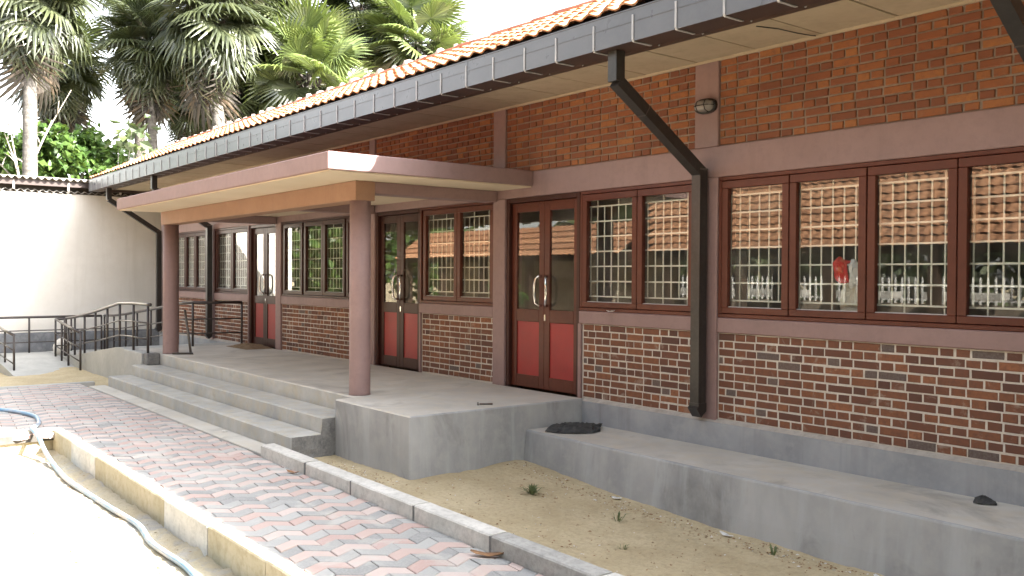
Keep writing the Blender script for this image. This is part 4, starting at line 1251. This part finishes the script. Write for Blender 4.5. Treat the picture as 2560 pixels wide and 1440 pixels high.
leaf_tree('small bush top showing between the leafy tree and the gutter end', (c.x, c.y, -.75), c+Vector((0, 0, -.25)), (.5, .5, .35), 500, 6, M_leaf, lsz=.14)
# sparse leaves beside the slender palm
c = at(345, 345, 24)
leaf_tree('sparse sapling with a few hanging leaves before the slender palm', (c.x, c.y, -.75), c, (.5, .6, .6), 46, 8, M_leafd, name='sapling', lsz=.32, limbs=9, trunk_r=.03, clumps=12)
# bare branches
rg = random.Random(12); mb = MB(); b0 = at(55, 470, 25)
t = thing('bare_tree', 'leafless grey branches reaching up over the corrugated roof at the left', 'tree', (b0.x, b0.y, -.75))
mb.tube([(b0.x, b0.y, -.75), b0], [.09, .06], 7); mb.build('trunk', M_bark, t, smooth=True)
mb = MB()
for px, py in ((10, 330), (35, 370), (75, 300), (-10, 400), (95, 345), (130, 300), (178, 225), (20, 290), (60, 410)):
    e = at(px, py, 25+rg.uniform(-.5, .5)); m1 = b0.lerp(e, .5)+Vector((rg.uniform(-.1, .1), rg.uniform(-.1, .1), rg.uniform(-.05, .15)))
    mb.tube(catmull([b0, m1, e], 5), [.036-.028*i/10 for i in range(11)], 5)
    for q in range(2):
        m2 = m1.lerp(e, rg.random()); e2 = m2+Vector((rg.uniform(-.3, .3), rg.uniform(-.35, .35), rg.uniform(-.1, .35))); mb.tube([m2, m2.lerp(e2, .5)+Vector((0, 0, .04)), e2], [.017, .011, .006], 4)
mb.build('branches', M_bark, t, smooth=True)

# ------------------------------------------------------------------ what the windows reflect: the buildings and garden across the court
def walkway(name, label, x0, x1, ye, ze, yr, zr, yb, zb, backwall, skew=0.):
    t = thing(name, label, 'walkway', ((x0+x1)/2, ye, -.7))
    s_ = Vector((0, yr-ye, zr-ze)); Ln = s_.length; s_.normalize(); nn = s_.cross(Vector((1, 0, 0))); nr = int(round(Ln/.27)); rl = Ln/nr
    mb = MB(); per = .19; nx = int((x1-x0)/per)*6
    for r_ in range(nr):
        o = len(mb.v)
        xs_ = x0-skew*(r_/nr)
        for i in range(nx+1):
            x = xs_+(x1-xs_)*i/nx; hgt = .014*math.sin(2*math.pi*i/6)
            p = Vector((x, ye, ze))+s_*(r_*rl-.03)+nn*(.047+hgt); q = Vector((x, ye, ze))+s_*((r_+1)*rl)+nn*(.012+hgt)
            pl = p-nn*.014
            mb.v += [tuple(p), tuple(q), tuple(pl)]
        for i in range(nx):
            a = o+i*3; mb.f += [[a, a+1, a+4, a+3], [a+2, a, a+3, a+5]]; mb.mi += [0, 0]
    mb.build('roof_tiling', M_tile2, t, kind='stuff')
    mb = MB(); mb.add([(x0, ye, ze-.02), (x1, ye, ze-.02), (x1, yr, zr-.02), (x0-skew, yr, zr-.02), (x1, yb, zb), (x0-skew, yb, zb)], [(0, 1, 2, 3), (3, 2, 4, 5)])
    mb.build('roof_deck', M_post, t)
    mb = MB(); mb.box(x0, x1, ye-.35, ye-.25, ze-.12, ze-.02+.1); mb.build('eave_beam', M_post, t)
    x = x0+.3
    while x < x1:
        for yy in (ye-.3, yb+.3):
            mb = MB(); mb.box(x-.08, x+.08, yy-.08, yy+.08, -.75, ze+.1); mb.build('post', M_post, t)
        x += 1.9
    if backwall:
        mb = MB(); mb.box(x0, x1, yb+.2, yb+.4, -.75, 1.9); mb.build('back_wall', M_opp, t)
    return t
walkway('tiled_walkway', 'open tiled walkway across the court, reflected in the four-pane window', -6.35, 9.5, -7.55, 1.79, -9.75, 3.43, -11.95, 1.85, False, 2.1)
walkway('tiled_outhouse', 'low tiled outhouse across the court, reflected in the doors', -16.7, -7.15, -7.55, 1.76, -8.60, 2.53, -9.7, 1.75, True)
F = thing('picket_fence', 'white picket fence beyond the tiled walkway, reflected in the windows', 'fence', (0, -14, .7))
pk = MB(); pk.box(-.02, .02, -.012, .012, .68, 1.24); pk.add([(-.02, -.012, 1.24), (.02, -.012, 1.24), (.02, .012, 1.24), (-.02, .012, 1.24), (0, 0, 1.32)], [(0, 1, 4), (1, 2, 4), (2, 3, 4), (3, 0, 4)])
pkm = pk.mesh('picket', M_paintw)
x = -14.0
while x < 10: link('picket', pkm, F, loc=(x, -14.0, 0)); x += .165
mb = MB(); mb.box(-14.1, 10, -14.03, -14.013, .75, .80); mb.box(-14.1, 10, -14.03, -14.013, 1.08, 1.12); mb.build('fence_rail', M_paintw, F)
mb = MB(); mb.box(-14.1, 10, -14.12, -13.9, -.75, .68); tag(mb.build('low_wall', M_wallb), 'low brown wall carrying the white picket fence across the court', 'wall')
mb = MB()
for k in range(9): mb.box(-13+2.4*k, -11.3+2.4*k, -13.7, -13.3, .80, .96, .01)
tag(mb.build('concrete_bench', M_kerb), 'row of pale concrete bench slabs before the picket fence', 'bench')
grp = 'garden trees across the court'
rg = random.Random(21); k = 0
lab = ['dark garden tree beyond the picket fence, %s' % q for q in ('past the outhouse end, by the far wall', 'behind the left end of the outhouse', 'behind the right end of the outhouse', 'in the gap between outhouse and tiled walkway', 'behind the first bays of the walkway', 'behind the middle of the walkway', 'behind the right part of the walkway', 'past the right end of the walkway')]
for x in (-19, -14.5, -10.5, -6.5, -2.5, 1.5, 5.5, 10):
    h = rg.uniform(4.6, 5.6)  # crowns raised to hold low sky light off the facade
    leaf_tree(lab[k], (x, -17.5+rg.uniform(-1, 1), -.72), (x+rg.uniform(-.5, .5), -17.5, h), (2.7, 2.2, 5.2), 1900, 40+k, M_leafd, name='garden_tree', lsz=.55, limbs=6, grp=grp, trunk_r=.2, clumps=40); k += 1
for x, y, h, q in ((-21.5, -6.3, 3.0, 'leafy green tree closest to the end of the white wall'), (-23.5, -8.8, 3.6, 'tallest leafy green tree past the white wall, farthest back'), (-20.0, -10.5, 3.2, 'leafy green tree past the white wall, nearest the outhouse')):
    leaf_tree(q, (x, y, -.72), (x, y, h), (1.7, 1.7, 2.9), 2200, 60+k, M_leaf, name='garden_tree', lsz=.36, limbs=6, grp='green trees past the white wall', trunk_r=.14, clumps=40); k += 1
leaf_tree('bright green bush beside the outhouse, reflected in the middle window', (-9.2, -5.9, -.55), (-9.2, -5.9, .85), (.42, .38, .4), 900, 77, M_leaf, name='garden_bush', lsz=.12, limbs=5, trunk_r=.05, clumps=20)

# hedge behind the fence and unseen trees added to darken right-facing sides
mb = MB(); rg = random.Random(5)
for i in range(9000):
    p = Vector((rg.uniform(-24, 14), rg.uniform(-16.6, -15.2), -.7+3.2*rg.random()**.9))
    d = Vector((rg.gauss(0, 1), rg.gauss(0, 1), rg.gauss(0, .8))).normalized(); q = d.cross(Vector((rg.gauss(0, 1), rg.gauss(0, 1), rg.gauss(0, 1)))).normalized()
    L = rg.uniform(.22, .5); mb.add([p, p+d*L*.5+q*L*.3, p+d*L, p+d*L*.5-q*L*.3], [(0, 1, 2, 3)])
mb.build('hedge', M_leafd, kind='stuff')['label'] = 'dense dark hedge behind the white picket fence'
for k, (x, y, h, q) in enumerate(((13.0, -4.8, 5.6, 'unseen tree added for shade past the right end of the ledge'), (13.5, -8.8, 6.2, 'tall unseen tree added for shade past the right end of the walkway'), (13.2, -12.8, 5.8, 'unseen tree added for shade at the far right corner of the court'))):
    leaf_tree(q, (x, y, -.72), (x, y, h-.6), (1.8, 2.7, 6.0), 3600, 90+k, M_leafd, name='added_shade_tree', lsz=.7, limbs=6, grp='unseen trees added for shade right of the court', trunk_r=.2, clumps=44)
